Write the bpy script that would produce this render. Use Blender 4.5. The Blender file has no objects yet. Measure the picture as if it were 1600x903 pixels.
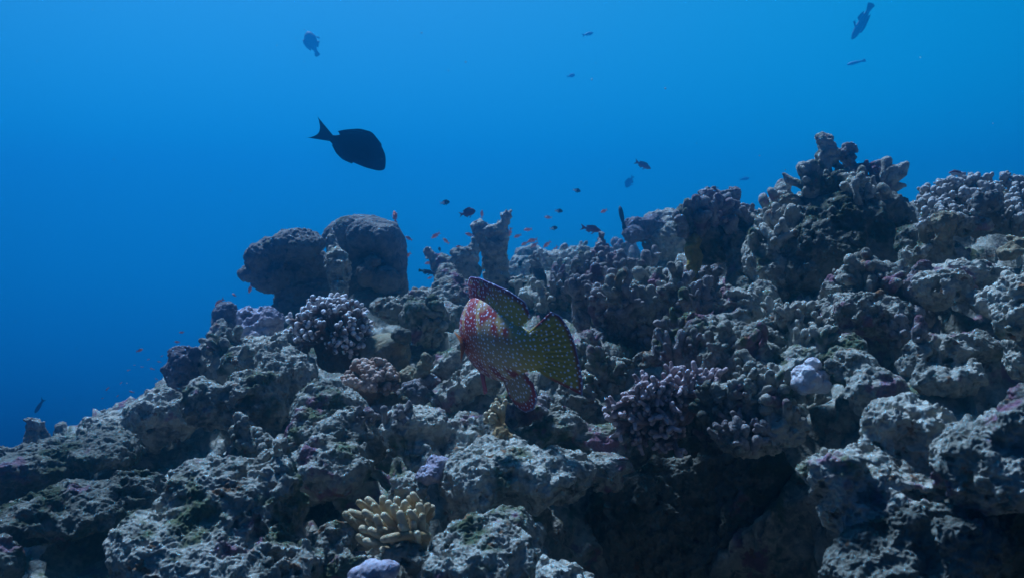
import bpy, math, random
import numpy as np
from concurrent.futures import ThreadPoolExecutor
from mathutils import Vector, Matrix

random.seed(7)
RNG = np.random.default_rng(11)
SC = bpy.context.scene
COL = SC.collection

# ------------------------------------------------------------------ camera
CAM = np.array([0.0, 0.0, 4.0])
F = 1386.0                                    # focal length in pixels of a 1600 px wide frame
cd = bpy.data.cameras.new("camera")
cam = bpy.data.objects.new("camera", cd)
COL.objects.link(cam)
cam.location = CAM
cam.rotation_euler = (math.radians(90), 0, 0)
cd.sensor_width = 36.0
cd.lens = F / 1600 * 36.0
cd.clip_start = 0.05
cd.clip_end = 300
cd.dof.use_dof = True
cd.dof.focus_distance = 2.3
cd.dof.aperture_fstop = 10
SC.camera = cam

# ------------------------------------------------------------------ open water all round (world) + sun
SUN_EL, SUN_AZ = math.radians(62), math.radians(-38)   # azimuth from +Y towards +X
sun_dir = Vector((math.sin(SUN_AZ) * math.cos(SUN_EL), math.cos(SUN_AZ) * math.cos(SUN_EL), math.sin(SUN_EL)))
W = bpy.data.worlds.new("World")
SC.world = W
W.use_nodes = True
wt = W.node_tree
wt.nodes.clear()


def N(t, kind, **kw):
    n = t.nodes.new(kind)
    for k, v in kw.items():
        setattr(n, k, v)
    return n


def ramp(t, stops, interp='EASE'):
    n = t.nodes.new('ShaderNodeValToRGB')
    n.color_ramp.interpolation = interp
    e = n.color_ramp.elements
    while len(e) > 1:
        e.remove(e[-1])
    for i, (p, c) in enumerate(stops):
        el = e[0] if i == 0 else e.new(p)
        el.position = p
        el.color = (*c, 1)
    return n


L = wt.links.new
w_out = N(wt, 'ShaderNodeOutputWorld')
w_bg = N(wt, 'ShaderNodeBackground')
w_tc = N(wt, 'ShaderNodeTexCoord')
w_sep = N(wt, 'ShaderNodeSeparateXYZ')
L(w_tc.outputs['Generated'], w_sep.inputs[0])
w_map = N(wt, 'ShaderNodeMapRange')
w_map.inputs['From Min'].default_value = -1
w_map.inputs['From Max'].default_value = 1
L(w_sep.outputs['Z'], w_map.inputs['Value'])
w_el = ramp(wt, [(0.0, (0.0002, 0.001, 0.005)), (0.36, (0.0002, 0.004, 0.028)), (0.42, (0.0003, 0.062, 0.25)), (0.46, (0.0006, 0.19, 0.60)),
                 (0.51, (0.001, 0.295, 0.80)), (0.58, (0.006, 0.365, 0.92)), (0.66, (0.045, 0.355, 0.93)), (0.80, (0.05, 0.34, 0.80))], 'LINEAR')
L(w_map.outputs[0], w_el.inputs[0])
# brighter towards the sun's side, darker behind the diver and down the drop-off on the other side
w_dot = N(wt, 'ShaderNodeVectorMath', operation='DOT_PRODUCT')
w_dot.inputs[1].default_value = (-0.02, 0.9998, 0.0)
L(w_tc.outputs['Generated'], w_dot.inputs[0])
w_az = ramp(wt, [(0.0, (0.02, 0.045, 0.13)), (0.5, (0.14, 0.17, 0.30)), (0.84, (0.72, 0.72, 0.76)), (0.95, (1.0, 1.0, 1.0))], 'LINEAR')
w_m2 = N(wt, 'ShaderNodeMapRange')
w_m2.inputs['From Min'].default_value = -1
L(w_dot.outputs['Value'], w_m2.inputs['Value'])
L(w_m2.outputs[0], w_az.inputs[0])
w_mul = N(wt, 'ShaderNodeMix', data_type='RGBA', blend_type='MULTIPLY')
w_mul.inputs['Factor'].default_value = 1
L(w_el.outputs[0], w_mul.inputs['A'])
w_x = N(wt, 'ShaderNodeMapRange', interpolation_type='SMOOTHSTEP')
w_x.inputs['From Min'].default_value = -0.2
w_x.inputs['From Max'].default_value = 0.5
L(w_sep.outputs['X'], w_x.inputs['Value'])
w_side = ramp(wt, [(0.0, (1.0, 1.26, 0.98)), (1.0, (0.12, 1.24, 0.91))], 'LINEAR')
L(w_x.outputs[0], w_side.inputs[0])
w_mul2 = N(wt, 'ShaderNodeMix', data_type='RGBA', blend_type='MULTIPLY')
w_mul2.inputs['Factor'].default_value = 1
L(w_az.outputs[0], w_mul2.inputs['A'])
L(w_side.outputs[0], w_mul2.inputs['B'])
L(w_mul2.outputs['Result'], w_mul.inputs['B'])
# the daylight sky seen up through the surface, tinted by the water
w_sky = N(wt, 'ShaderNodeTexSky', sky_type='NISHITA')
w_sky.sun_disc = False
w_sky.sun_elevation = SUN_EL
w_sky.sun_rotation = SUN_AZ
w_tint = N(wt, 'ShaderNodeMix', data_type='RGBA', blend_type='MULTIPLY')
w_tint.inputs['Factor'].default_value = 1
w_tint.inputs['B'].default_value = (0.018, 0.055, 0.10, 1)     # strength x colour of the water column
L(w_sky.outputs[0], w_tint.inputs['A'])
w_win = N(wt, 'ShaderNodeMapRange', interpolation_type='SMOOTHSTEP')
w_win.inputs['From Min'].default_value = 0.55
w_win.inputs['From Max'].default_value = 0.85
L(w_sep.outputs['Z'], w_win.inputs['Value'])
w_fin = N(wt, 'ShaderNodeMix', data_type='RGBA')
L(w_win.outputs[0], w_fin.inputs['Factor'])
L(w_mul.outputs['Result'], w_fin.inputs['A'])
L(w_tint.outputs['Result'], w_fin.inputs['B'])
L(w_fin.outputs['Result'], w_bg.inputs['Color'])
w_bg.inputs['Strength'].default_value = 0.415
L(w_bg.outputs[0], w_out.inputs[0])

sd = bpy.data.lights.new("sun", 'SUN')
sd.energy = 5.0
sd.angle = math.radians(7)
sd.color = (0.47, 0.69, 1.0)
sun = bpy.data.objects.new("sun", sd)
COL.objects.link(sun)
sun.location = (0, 0, 12)
sun.rotation_euler = sun_dir.to_track_quat('Z', 'Y').to_euler()

SC.view_settings.view_transform = 'Standard'
SC.view_settings.look = 'None'
SC.view_settings.exposure = 1.0
SC.view_settings.gamma = 1
SC.cycles.use_denoising = True

SC.cycles.max_bounces = 5
SC.cycles.volume_bounces = 1
SC.cycles.volume_step_rate = 1.0

# ------------------------------------------------------------------ helpers


def P(px, py, d):
    """A point d metres ahead of the camera, through pixel (px, py) of the 1600 x 903 photograph."""
    return np.array([(px - 800) / F * d, d, CAM[2] + (451.5 - py) / F * d])


def tag(o, label=None, cat=None, group=None, kind=None):
    for k, v in (('label', label), ('category', cat), ('group', group), ('kind', kind)):
        if v:
            o[k] = v
    return o


def thing(name, loc, label, cat, group=None):
    o = bpy.data.objects.new(name, None)
    o.empty_display_size = 0.02
    o.location = loc
    COL.objects.link(o)
    return tag(o, label, cat, group)


def mesh_np(name, V, Q, mat, loc=None, parent=None, col=None, uv=None, smooth=True):
    """V (n,3), Q (m,4) or list of faces -> one linked mesh object with its verts relative to loc."""
    V = np.asarray(V, np.float32)
    if loc is None:
        loc = np.array([(V[:, 0].min() + V[:, 0].max()) / 2, (V[:, 1].min() + V[:, 1].max()) / 2, V[:, 2].min()])
    me = bpy.data.meshes.new(name)
    W_ = (V - np.asarray(loc, np.float32)).astype(np.float32)
    me.vertices.add(len(W_))
    me.vertices.foreach_set('co', W_.ravel())
    if isinstance(Q, np.ndarray):
        n = Q.shape[1]
        tot = np.full(len(Q), n, np.int32)
        flat = Q.astype(np.int32).ravel()
    else:
        tot = np.array([len(q) for q in Q], np.int32)
        flat = np.array([i for q in Q for i in q], np.int32)
    me.loops.add(len(flat))
    me.loops.foreach_set('vertex_index', flat)
    me.polygons.add(len(tot))
    start = np.concatenate([[0], np.cumsum(tot)[:-1]]).astype(np.int32)
    me.polygons.foreach_set('loop_start', start)
    me.polygons.foreach_set('loop_total', tot)
    me.polygons.foreach_set('use_smooth', np.full(len(tot), smooth, bool))
    me.update(calc_edges=True)
    if col is not None:
        a = me.color_attributes.new('pig', 'FLOAT_COLOR', 'POINT')
        c4 = np.ones((len(V), 4), np.float32)
        c4[:, :3] = col
        a.data.foreach_set('color', c4.ravel())
    if uv is not None:
        u = me.uv_layers.new(name='UVMap')
        u.data.foreach_set('uv', np.asarray(uv, np.float32)[flat].ravel())
    me.materials.append(mat)
    o = bpy.data.objects.new(name, me)
    COL.objects.link(o)
    if parent is not None:
        o.parent = parent
        o.location = np.asarray(loc) - np.array(parent.location)
    else:
        o.location = loc
    return o


# gradient noise, in small chunks on all cores
CHUNK = 16384
POOL = ThreadPoolExecutor(8)
_G = np.array([[1, 1, 0], [-1, 1, 0], [1, -1, 0], [-1, -1, 0], [1, 0, 1], [-1, 0, 1], [1, 0, -1], [-1, 0, -1],
               [0, 1, 1], [0, -1, 1], [0, 1, -1], [0, -1, -1], [1, 1, 0], [-1, 1, 0], [0, -1, 1], [0, -1, -1]], np.float32)


def perlin(p):
    p = np.asarray(p, np.float32)
    if len(p) <= CHUNK:
        return _perlin(p)
    return np.concatenate(list(POOL.map(_perlin, [p[i:i + CHUNK] for i in range(0, len(p), CHUNK)])))


def _perlin(p):
    i0 = np.floor(p)
    f = p - i0
    i0 = i0.astype(np.int32)
    u = f * f * f * (f * (f * 6 - 15) + 10)
    out = None
    hx = [(i0[:, 0] + k).astype(np.uint32) * np.uint32(73856093) for k in (0, 1)]
    hy = [(i0[:, 1] + k).astype(np.uint32) * np.uint32(19349663) for k in (0, 1)]
    hz = [(i0[:, 2] + k).astype(np.uint32) * np.uint32(83492791) for k in (0, 1)]
    r = np.zeros(len(p), np.float32)
    for a in (0, 1):
        wx = u[:, 0] if a else 1 - u[:, 0]
        for b in (0, 1):
            wy = u[:, 1] if b else 1 - u[:, 1]
            for c in (0, 1):
                wz = u[:, 2] if c else 1 - u[:, 2]
                h = hx[a] ^ hy[b] ^ hz[c]
                h = (h ^ (h >> np.uint32(13))) * np.uint32(1274126177)
                g = _G[((h ^ (h >> np.uint32(16))) & np.uint32(15)).astype(np.intp)]
                r += (g[:, 0] * (f[:, 0] - a) + g[:, 1] * (f[:, 1] - b) + g[:, 2] * (f[:, 2] - c)) * wx * wy * wz
    return r


def noise_big(p, big):
    return perlin(p * 4.3 + 3.1) * 0.055 * big + (0.22 - np.abs(perlin(p * 10 + 9.7))) * 0.066 * big


def noise_patch(p):
    """some patches are bored through, others smooth"""
    return np.clip(0.55 + 2.4 * perlin(p * 7 + 40.2), 0.12, 1.3)


def noise_small(p, k, m):
    d = (0.22 - np.abs(perlin(p * 26 + 1.3))) * 0.020 * k
    d -= np.maximum(0, perlin(p * 24 + 17.7) - 0.20) * 0.090 * k * m
    d -= np.maximum(0, perlin(p * 55 + 5.7) - 0.18) * 0.045 * k * m
    return d


def rock_noise(p, k=1.0, big=1.0):
    """Outward displacement (m) of dead, bored and crusted reef rock."""
    return noise_big(p, big) + noise_small(p, k, noise_patch(p))


def upsample(fn, lo, hi, ax, step=0.014):
    """fn sampled on a coarse grid, then linearly resampled to the fine grid axis by axis"""
    n = np.ceil((hi - lo) / step).astype(int) + 2
    g = np.stack(np.meshgrid(*[lo[i] + np.arange(n[i]) * step for i in range(3)], indexing='ij'), -1).reshape(-1, 3).astype(np.float32)
    C = fn(g).reshape(n)
    for i in range(3):
        t = (ax[i] - lo[i]) / step
        j = np.clip(np.floor(t).astype(int), 0, n[i] - 2)
        w = (t - j).astype(np.float32).reshape([-1 if q == i else 1 for q in range(3)])
        C = np.take(C, j, i) * (1 - w) + np.take(C, j + 1, i) * w
    return C


def fine_noise(p, k=1.0):
    return (perlin(p * 62 + 2.2) * 0.0055 + (0.2 - np.abs(perlin(p * 120 + 6.1))) * 0.006 + perlin(p * 210) * 0.0016) * k


def surface_net(Fv, origin, h):
    ins = Fv < 0
    nx, ny, nz = Fv.shape
    c = np.zeros((nx - 1, ny - 1, nz - 1), np.int8)
    offs = [(a, b, e) for a in (0, 1) for b in (0, 1) for e in (0, 1)]
    for a, b, e in offs:
        c += ins[a:nx - 1 + a, b:ny - 1 + b, e:nz - 1 + e]
    idx = np.argwhere((c > 0) & (c < 8))
    vals = {o: Fv[idx[:, 0] + o[0], idx[:, 1] + o[1], idx[:, 2] + o[2]] for o in offs}
    acc = np.zeros((len(idx), 3), np.float32)
    cnt = np.zeros(len(idx), np.float32)
    for o in offs:
        for ax in range(3):
            if o[ax] == 0:
                q = list(o)
                q[ax] = 1
                v0, v1 = vals[o], vals[tuple(q)]
                m = (v0 < 0) != (v1 < 0)
                t = np.where(m, v0 / np.where(m, v0 - v1, 1), 0)
                for k in range(3):
                    acc[:, k] += np.where(m, o[k] + (t if k == ax else 0), 0)
                cnt += m
    V = (idx + acc / cnt[:, None]) * h + origin
    ids = np.full(c.shape, -1, np.int64)
    ids[idx[:, 0], idx[:, 1], idx[:, 2]] = np.arange(len(idx))
    quads = []
    for ax in range(3):
        a = [slice(None)] * 3
        b = [slice(None)] * 3
        a[ax] = slice(0, -1)
        b[ax] = slice(1, None)
        s0, s1 = ins[tuple(a)], ins[tuple(b)]
        e = np.argwhere(s0 != s1)
        o1, o2 = [(1, 2), (2, 0), (0, 1)][ax]
        ok = (e[:, o1] > 0) & (e[:, o2] > 0) & (e[:, o1] < Fv.shape[o1] - 1) & (e[:, o2] < Fv.shape[o2] - 1)
        e = e[ok]
        inside0 = s0[e[:, 0], e[:, 1], e[:, 2]]

        def cell(d1, d2):
            q = e.copy()
            q[:, o1] += d1
            q[:, o2] += d2
            return ids[q[:, 0], q[:, 1], q[:, 2]]
        q = np.stack([cell(-1, -1), cell(0, -1), cell(0, 0), cell(-1, 0)], 1)
        q[~inside0] = q[~inside0][:, ::-1]
        quads.append(q)
    return V.astype(np.float32), np.concatenate(quads)


def one_piece(V, Q):
    """drop crumbs that the noise has cut loose: keep the largest connected surface"""
    lab = np.arange(len(V))
    for _ in range(400):
        m = lab[Q].min(1)
        new = lab.copy()
        for c in range(4):
            np.minimum.at(new, Q[:, c], m)
        new = new[new]
        new = new[new]
        if (new == lab).all():
            break
        lab = new
    big = np.bincount(lab).argmax()
    keep = lab == big
    if keep.all():
        return V, Q
    ren = np.cumsum(keep) - 1
    return V[keep], ren[Q[keep[Q[:, 0]]]]


def vnormals(V, Q):
    a = np.cross(V[Q[:, 2]] - V[Q[:, 0]], V[Q[:, 3]] - V[Q[:, 1]])
    n = np.zeros_like(V)
    for k in range(3):
        for c in range(4):
            n[:, k] += np.bincount(Q[:, c], weights=a[:, k], minlength=len(V))
    return n / (np.linalg.norm(n, axis=1, keepdims=True) + 1e-12)


def E(px, py, d, rx, ry, rd=None):
    """ellipsoid lump: pixel centre, distance, pixel radii across / up, depth radius in the same pixels"""
    s = d / F
    return ('e', P(px, py, d), np.array([rx * s, (rd if rd else (rx + ry) / 2) * s, ry * s]))


def B(px, py, d, rx, ry, rd=None, rz=0.0):
    """block lump with rounded edges, turned rz degrees about the vertical"""
    s = d / F
    return ('b', P(px, py, d), np.array([rx * s, (rd if rd else (rx + ry) / 2) * s, ry * s]), math.radians(rz))


def T(x1, y1, d1, x2, y2, d2, r1, r2):
    """tapered arm between two pixels"""
    return ('c', P(x1, y1, d1), P(x2, y2, d2), r1 * d1 / F, r2 * d2 / F)


def sculpt(prims, d, k=0.9, big=0.6, smooth=0.02, px_step=1.15, fine=1.0, cut=(), noise=None, seed=0.0):
    """Union of lumps -> crusted surface mesh (V, Q). The grid step is about px_step pixels of the 1024 px render at distance d."""
    h = max(px_step * d / 887.0, 0.0012)
    lo = np.full(3, 1e9)
    hi = -lo
    for p in prims:
        if p[0] in 'eb':
            r = p[2] if p[0] == 'e' else np.full(3, np.linalg.norm(p[2]) * 0.95)
            lo = np.minimum(lo, p[1] - r)
            hi = np.maximum(hi, p[1] + r)
        else:
            r = max(p[3], p[4])
            lo = np.minimum(lo, np.minimum(p[1], p[2]) - r)
            hi = np.maximum(hi, np.maximum(p[1], p[2]) + r)
    pad = 0.02 + 0.05 * big + smooth * 0.5
    lo -= pad
    hi += pad
    n = np.ceil((hi - lo) / h).astype(int) + 1
    Fv = np.full(n, 1.0, np.float32)
    ax = [lo[i] + np.arange(n[i]) * h for i in range(3)]
    far = pad * 1.3 + smooth

    def ev(p, X, Y, Z):
        if p[0] == 'e':
            c, r = p[1], p[2]
            k0 = np.sqrt(((X - c[0]) / r[0]) ** 2 + ((Y - c[1]) / r[1]) ** 2 + ((Z - c[2]) / r[2]) ** 2)
            k1 = np.sqrt(((X - c[0]) / r[0] ** 2) ** 2 + ((Y - c[1]) / r[1] ** 2) ** 2 + ((Z - c[2]) / r[2] ** 2) ** 2)
            return k0 * (k0 - 1) / (k1 + 1e-9)
        if p[0] == 'b':
            c, r, a = p[1], p[2], p[3]
            x = X - c[0]
            y = Y - c[1]
            xr = np.abs(math.cos(a) * x + math.sin(a) * y)
            yr = np.abs(-math.sin(a) * x + math.cos(a) * y)
            zr = np.abs(Z - c[2])
            rad = 0.35 * r.min()
            qx, qy, qz = xr - r[0] + rad, yr - r[1] + rad, zr - r[2] + rad
            return np.sqrt(np.maximum(qx, 0) ** 2 + np.maximum(qy, 0) ** 2 + np.maximum(qz, 0) ** 2) + np.minimum(np.maximum(np.maximum(qx, qy), qz), 0) - rad
        a, b, ra, rb = p[1:]
        ab = b - a
        t = np.clip(((X - a[0]) * ab[0] + (Y - a[1]) * ab[1] + (Z - a[2]) * ab[2]) / (ab @ ab), 0, 1)
        return np.sqrt((X - a[0] - t * ab[0]) ** 2 + (Y - a[1] - t * ab[1]) ** 2 + (Z - a[2] - t * ab[2]) ** 2) - (ra + t * (rb - ra))

    def box(p):
        if p[0] in 'eb':
            r = p[2] if p[0] == 'e' else np.full(3, np.linalg.norm(p[2]) * 0.95)
            l, u = p[1] - r - far, p[1] + r + far
        else:
            r = max(p[3], p[4]) + far
            l, u = np.minimum(p[1], p[2]) - r, np.maximum(p[1], p[2]) + r
        i0 = np.clip(np.floor((l - lo) / h).astype(int), 0, n - 1)
        i1 = np.clip(np.ceil((u - lo) / h).astype(int) + 1, 1, n)
        return i0, i1

    for p in prims:
        i0, i1 = box(p)
        X, Y, Z = (ax[j][i0[j]:i1[j]].reshape([-1 if q == j else 1 for q in range(3)]).astype(np.float32) for j in range(3))
        D = ev(p, X, Y, Z)
        S = Fv[i0[0]:i1[0], i0[1]:i1[1], i0[2]:i1[2]]
        kk = smooth
        hh = np.maximum(kk - np.abs(S - D), 0) / kk
        S[...] = np.minimum(S, D) - hh * hh * kk * 0.25
    for p in cut:
        i0, i1 = box(p)
        X, Y, Z = (ax[j][i0[j]:i1[j]].reshape([-1 if q == j else 1 for q in range(3)]).astype(np.float32) for j in range(3))
        S = Fv[i0[0]:i1[0], i0[1]:i1[1], i0[2]:i1[2]]
        D = -ev(p, X, Y, Z)
        kk = smooth * 0.6
        hh = np.maximum(kk - np.abs(S - D), 0) / kk
        S[...] = np.maximum(S, D) + hh * hh * kk * 0.25
    if noise:
        band = np.argwhere(np.abs(Fv) < 0.05)
        Fv[band[:, 0], band[:, 1], band[:, 2]] -= noise((band * h + lo).astype(np.float32) + seed)
    else:
        if big:
            Fv -= upsample(lambda q: noise_big(q + seed, big), lo, hi, ax) * np.clip(1.4 - np.abs(Fv) / (0.10 * big + 0.02), 0, 1)
        M = upsample(lambda q: noise_patch(q + seed), lo, hi, ax, 0.025)
        band = np.argwhere(np.abs(Fv) < 0.036)
        Fv[band[:, 0], band[:, 1], band[:, 2]] -= noise_small((band * h + lo).astype(np.float32) + seed, k, M[band[:, 0], band[:, 1], band[:, 2]])
    for a in range(3):                                        # closed at the grid's own border
        s = [slice(None)] * 3
        for e in (0, -1):
            s[a] = e
            Fv[tuple(s)] = np.maximum(Fv[tuple(s)], h * 0.3)
    V, Q = one_piece(*surface_net(Fv, lo.astype(np.float32), h))
    if fine:
        V = V + vnormals(V, Q) * fine_noise(V + seed, fine)[:, None]
    return V, Q


# ------------------------------------------------------------------ materials


def new_mat(name):
    m = bpy.data.materials.new(name)
    m.use_nodes = True
    t = m.node_tree
    b = t.nodes['Principled BSDF']
    b.inputs['Roughness'].default_value = 0.9
    b.inputs['Specular IOR Level'].default_value = 0.15
    return m, t, b


def mixc(t, fac, a, b):
    n = N(t, 'ShaderNodeMix', data_type='RGBA')
    for k, v in (('Factor', fac), ('A', a), ('B', b)):
        if hasattr(v, 'is_linked'):
            t.links.new(v, n.inputs[k])
        elif k == 'Factor':
            n.inputs[k].default_value = v
        else:
            n.inputs[k].default_value = (*v, 1)
    return n.outputs['Result']


def noise_n(t, pos, scale, detail=3, rough=0.6, lo=0.4, hi=0.6, off=0.0):
    n = N(t, 'ShaderNodeTexNoise')
    n.inputs['Scale'].default_value = scale
    n.inputs['Detail'].default_value = detail
    n.inputs['Roughness'].default_value = rough
    v = N(t, 'ShaderNodeVectorMath', operation='ADD')
    v.inputs[1].default_value = (off, off * 0.7, off * 1.3)
    t.links.new(pos, v.inputs[0])
    t.links.new(v.outputs[0], n.inputs['Vector'])
    r = N(t, 'ShaderNodeMapRange', interpolation_type='SMOOTHSTEP')
    r.inputs['From Min'].default_value = lo
    r.inputs['From Max'].default_value = hi
    t.links.new(n.outputs['Fac'], r.inputs['Value'])
    return r.outputs[0]


def rock_mat(name, base, pale, turf=(0.09, 0.10, 0.05), crust=(0.15, 0.085, 0.105), turf_at=0.56, crust_at=0.62, bump=0.5, rust=0.66):
    m, t, b = new_mat(name)
    g = N(t, 'ShaderNodeNewGeometry')
    pos = g.outputs['Position']
    c = mixc(t, noise_n(t, pos, 9, 4, 0.65, 0.35, 0.65), base, pale)
    c = mixc(t, noise_n(t, pos, 42, 3, 0.65, 0.42, 0.70, 3), c, tuple(min(0.6, x * 1.15) for x in pale))
    c = mixc(t, noise_n(t, pos, 6, 4, 0.7, turf_at, turf_at + 0.1, 7), c, turf)
    c = mixc(t, noise_n(t, pos, 34, 3, 0.6, 0.54, 0.72, 21), c, tuple(x * 0.6 for x in base))
    c = mixc(t, noise_n(t, pos, 8, 4, 0.7, crust_at, crust_at + 0.07, 13), c, crust)
    c = mixc(t, noise_n(t, pos, 22, 3, 0.7, rust, rust + 0.05, 31), c, (0.20, 0.10, 0.05))
    t.links.new(c, b.inputs['Base Color'])
    n1 = N(t, 'ShaderNodeTexNoise')
    n1.inputs['Scale'].default_value = 190
    n1.inputs['Detail'].default_value = 5
    n1.inputs['Roughness'].default_value = 0.75
    t.links.new(pos, n1.inputs['Vector'])
    v1 = N(t, 'ShaderNodeTexVoronoi')
    v1.inputs['Scale'].default_value = 130
    t.links.new(pos, v1.inputs['Vector'])
    ad = N(t, 'ShaderNodeMath', operation='ADD')
    t.links.new(n1.outputs['Fac'], ad.inputs[0])
    t.links.new(v1.outputs['Distance'], ad.inputs[1])
    bp = N(t, 'ShaderNodeBump')
    bp.inputs['Strength'].default_value = bump
    bp.inputs['Distance'].default_value = 0.006
    t.links.new(ad.outputs[0], bp.inputs['Height'])
    t.links.new(bp.outputs[0], b.inputs['Normal'])
    return m


def coral_mat(name, low, high, tip_from=0.6, tip_to=0.95, bump=0.35, scale=260):
    """living coral: pigment runs along each branch (attribute 'pig' red channel = place along the branch)"""
    m, t, b = new_mat(name)
    a = N(t, 'ShaderNodeVertexColor', layer_name='pig')
    s = N(t, 'ShaderNodeSeparateColor')
    t.links.new(a.outputs[0], s.inputs[0])
    r = N(t, 'ShaderNodeMapRange', interpolation_type='SMOOTHSTEP')
    r.inputs['From Min'].default_value = tip_from
    r.inputs['From Max'].default_value = tip_to
    t.links.new(s.outputs[0], r.inputs['Value'])
    g = N(t, 'ShaderNodeNewGeometry')
    c = mixc(t, r.outputs[0], low, high)
    c = mixc(t, noise_n(t, g.outputs['Position'], 40, 3, 0.6, 0.5, 0.7), c, tuple(x * 0.7 for x in low))
    t.links.new(c, b.inputs['Base Color'])
    b.inputs['Roughness'].default_value = 0.75
    v1 = N(t, 'ShaderNodeTexVoronoi')
    v1.inputs['Scale'].default_value = scale
    t.links.new(g.outputs['Position'], v1.inputs['Vector'])
    bp = N(t, 'ShaderNodeBump')
    bp.inputs['Strength'].default_value = bump
    bp.inputs['Distance'].default_value = 0.002
    t.links.new(v1.outputs['Distance'], bp.inputs['Height'])
    t.links.new(bp.outputs[0], b.inputs['Normal'])
    return m


M_ROCK = rock_mat('reef_rock', (0.14, 0.13, 0.105), (0.33, 0.305, 0.255), crust=(0.19, 0.09, 0.12), turf_at=0.53, crust_at=0.57, rust=0.62)
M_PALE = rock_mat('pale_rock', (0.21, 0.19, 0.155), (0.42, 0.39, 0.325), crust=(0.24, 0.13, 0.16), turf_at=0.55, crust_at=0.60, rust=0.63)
M_DARK = rock_mat('turfed_shaded_rock', (0.08, 0.078, 0.065), (0.17, 0.16, 0.13), turf=(0.045, 0.05, 0.025), turf_at=0.5)  # dark tone also holds painted shade of the recess and black hollow
M_PURP = rock_mat('crusted_rock', (0.13, 0.11, 0.11), (0.28, 0.245, 0.235), crust=(0.14, 0.07, 0.085), crust_at=0.55)
M_LAV = rock_mat('lavender_coral', (0.26, 0.22, 0.27), (0.42, 0.38, 0.42), turf_at=0.72, crust_at=0.75, bump=0.35, rust=0.8)
M_WLAV = rock_mat('pale_lavender_coral', (0.48, 0.41, 0.43), (0.64, 0.57, 0.58), turf_at=0.75, crust_at=0.78, bump=0.3, rust=0.8)
M_BOULD = rock_mat('boulder_coral', (0.11, 0.10, 0.092), (0.20, 0.18, 0.16), turf_at=0.62, crust_at=0.66, bump=0.35, rust=0.72)
M_TAN = rock_mat('tan_coral', (0.15, 0.115, 0.07), (0.25, 0.20, 0.13), turf=(0.12, 0.11, 0.05), turf_at=0.66, crust_at=0.75, bump=0.3, rust=0.72)
M_MUST = rock_mat('mustard_coral', (0.20, 0.14, 0.02), (0.29, 0.20, 0.04), turf=(0.10, 0.08, 0.02), crust_at=0.75, bump=0.3)
M_PILLAR = rock_mat('plum_coral', (0.10, 0.085, 0.095), (0.19, 0.165, 0.175), turf=(0.08, 0.08, 0.07), crust_at=0.6, bump=0.45)
M_SAND = rock_mat('seabed_sand', (0.22, 0.21, 0.17), (0.32, 0.30, 0.25), bump=0.2)

# ------------------------------------------------------------------ the reef itself (one slope of solid limestone)
CTRL = [
    (0, 903, 1.92), (200, 903, 1.62), (400, 903, 1.52), (600, 903, 1.36), (800, 903, 1.40), (1400, 903, 1.25), (1600, 903, 1.1),
    (0, 810, 2.1), (150, 800, 2.0), (350, 790, 1.75), (550, 780, 1.76), (700, 780, 1.58), (850, 780, 1.72), (1050, 790, 2.12), (1200, 780, 2.08), (1400, 790, 1.4), (1600, 780, 1.25),
    (0, 715, 2.65), (150, 690, 2.5), (350, 690, 2.0), (550, 690, 1.85), (700, 690, 1.82), (850, 690, 1.82), (1050, 690, 2.16), (1200, 690, 2.06), (1400, 690, 1.5), (1600, 690, 1.35),
    (290, 620, 2.65), (400, 610, 2.35), (550, 610, 2.25), (700, 600, 2.2), (900, 590, 2.15), (1050, 600, 2.12), (1200, 590, 1.98), (1400, 590, 1.72), (1600, 590, 1.6),
    (330, 515, 3.2), (450, 535, 2.8), (650, 510, 2.9), (800, 500, 2.9), (950, 500, 2.55), (1100, 500, 2.35), (1250, 500, 2.2), (1400, 500, 1.95), (1600, 500, 1.8),
    (680, 450, 3.9), (800, 440, 4.3), (900, 425, 4.4), (1000, 425, 3.3), (1150, 430, 2.75), (1300, 410, 2.6), (1450, 420, 2.25), (1600, 425, 2.1),
    (850, 405, 6.0), (930, 390, 5.6), (1030, 380, 4.2), (1130, 350, 3.1), (1250, 330, 2.95), (1500, 345, 2.6), (1600, 325, 2.4),
]
cp = [P(*c) for c in CTRL]
for x, y, z in [(0.25, 1.5, -0.95), (0.5, 1.45, -0.95), (0.3, 1.95, -0.95), (0.55, 1.93, -0.95), (0.4, 1.7, -1.0), (0, 0.2, -1.0), (-1, 0.4, -1.15), (1, 0.3, -0.7), (0, 0.8, -0.72), (0.55, 0.7, -0.5), (-0.8, 0.9, -0.9), (1.4, 0.9, -0.3), (-1.9, 2.0, -1.2), (-2.2, 3, -1.4), (-1.9, 4.2, -1.3),
                (-1.3, 5, -0.9), (-0.6, 6, -0.5), (0, 7.2, -0.05), (0.9, 7, 0.0), (2.2, 6, -0.2), (1.7, 4.2, 0.22), (2.6, 3.2, 0.2), (2.3, 1.8, 0.12), (2.2, 1, 0.0), (-1.45, 3.7, -0.75), (0.2, 9, -0.9), (3.4, 4, -0.2), (3.5, 8, -1.0), (3.2, 2, 0.1)]:
    cp.append(np.array([x, y, CAM[2] + z]))
cp = np.array(cp)


def tps(r2):
    return r2 * np.log(r2 + 1e-9)


nC = len(cp)
K_ = tps(((cp[:, None, :2] - cp[None, :, :2]) ** 2).sum(2)) + np.eye(nC) * 0.02
Pm = np.concatenate([np.ones((nC, 1)), cp[:, :2]], 1)
A_ = np.block([[K_, Pm], [Pm.T, np.zeros((3, 3))]])
sol = np.linalg.solve(A_, np.concatenate([cp[:, 2], np.zeros(3)]))
SEA_Z = -4.0


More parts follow.
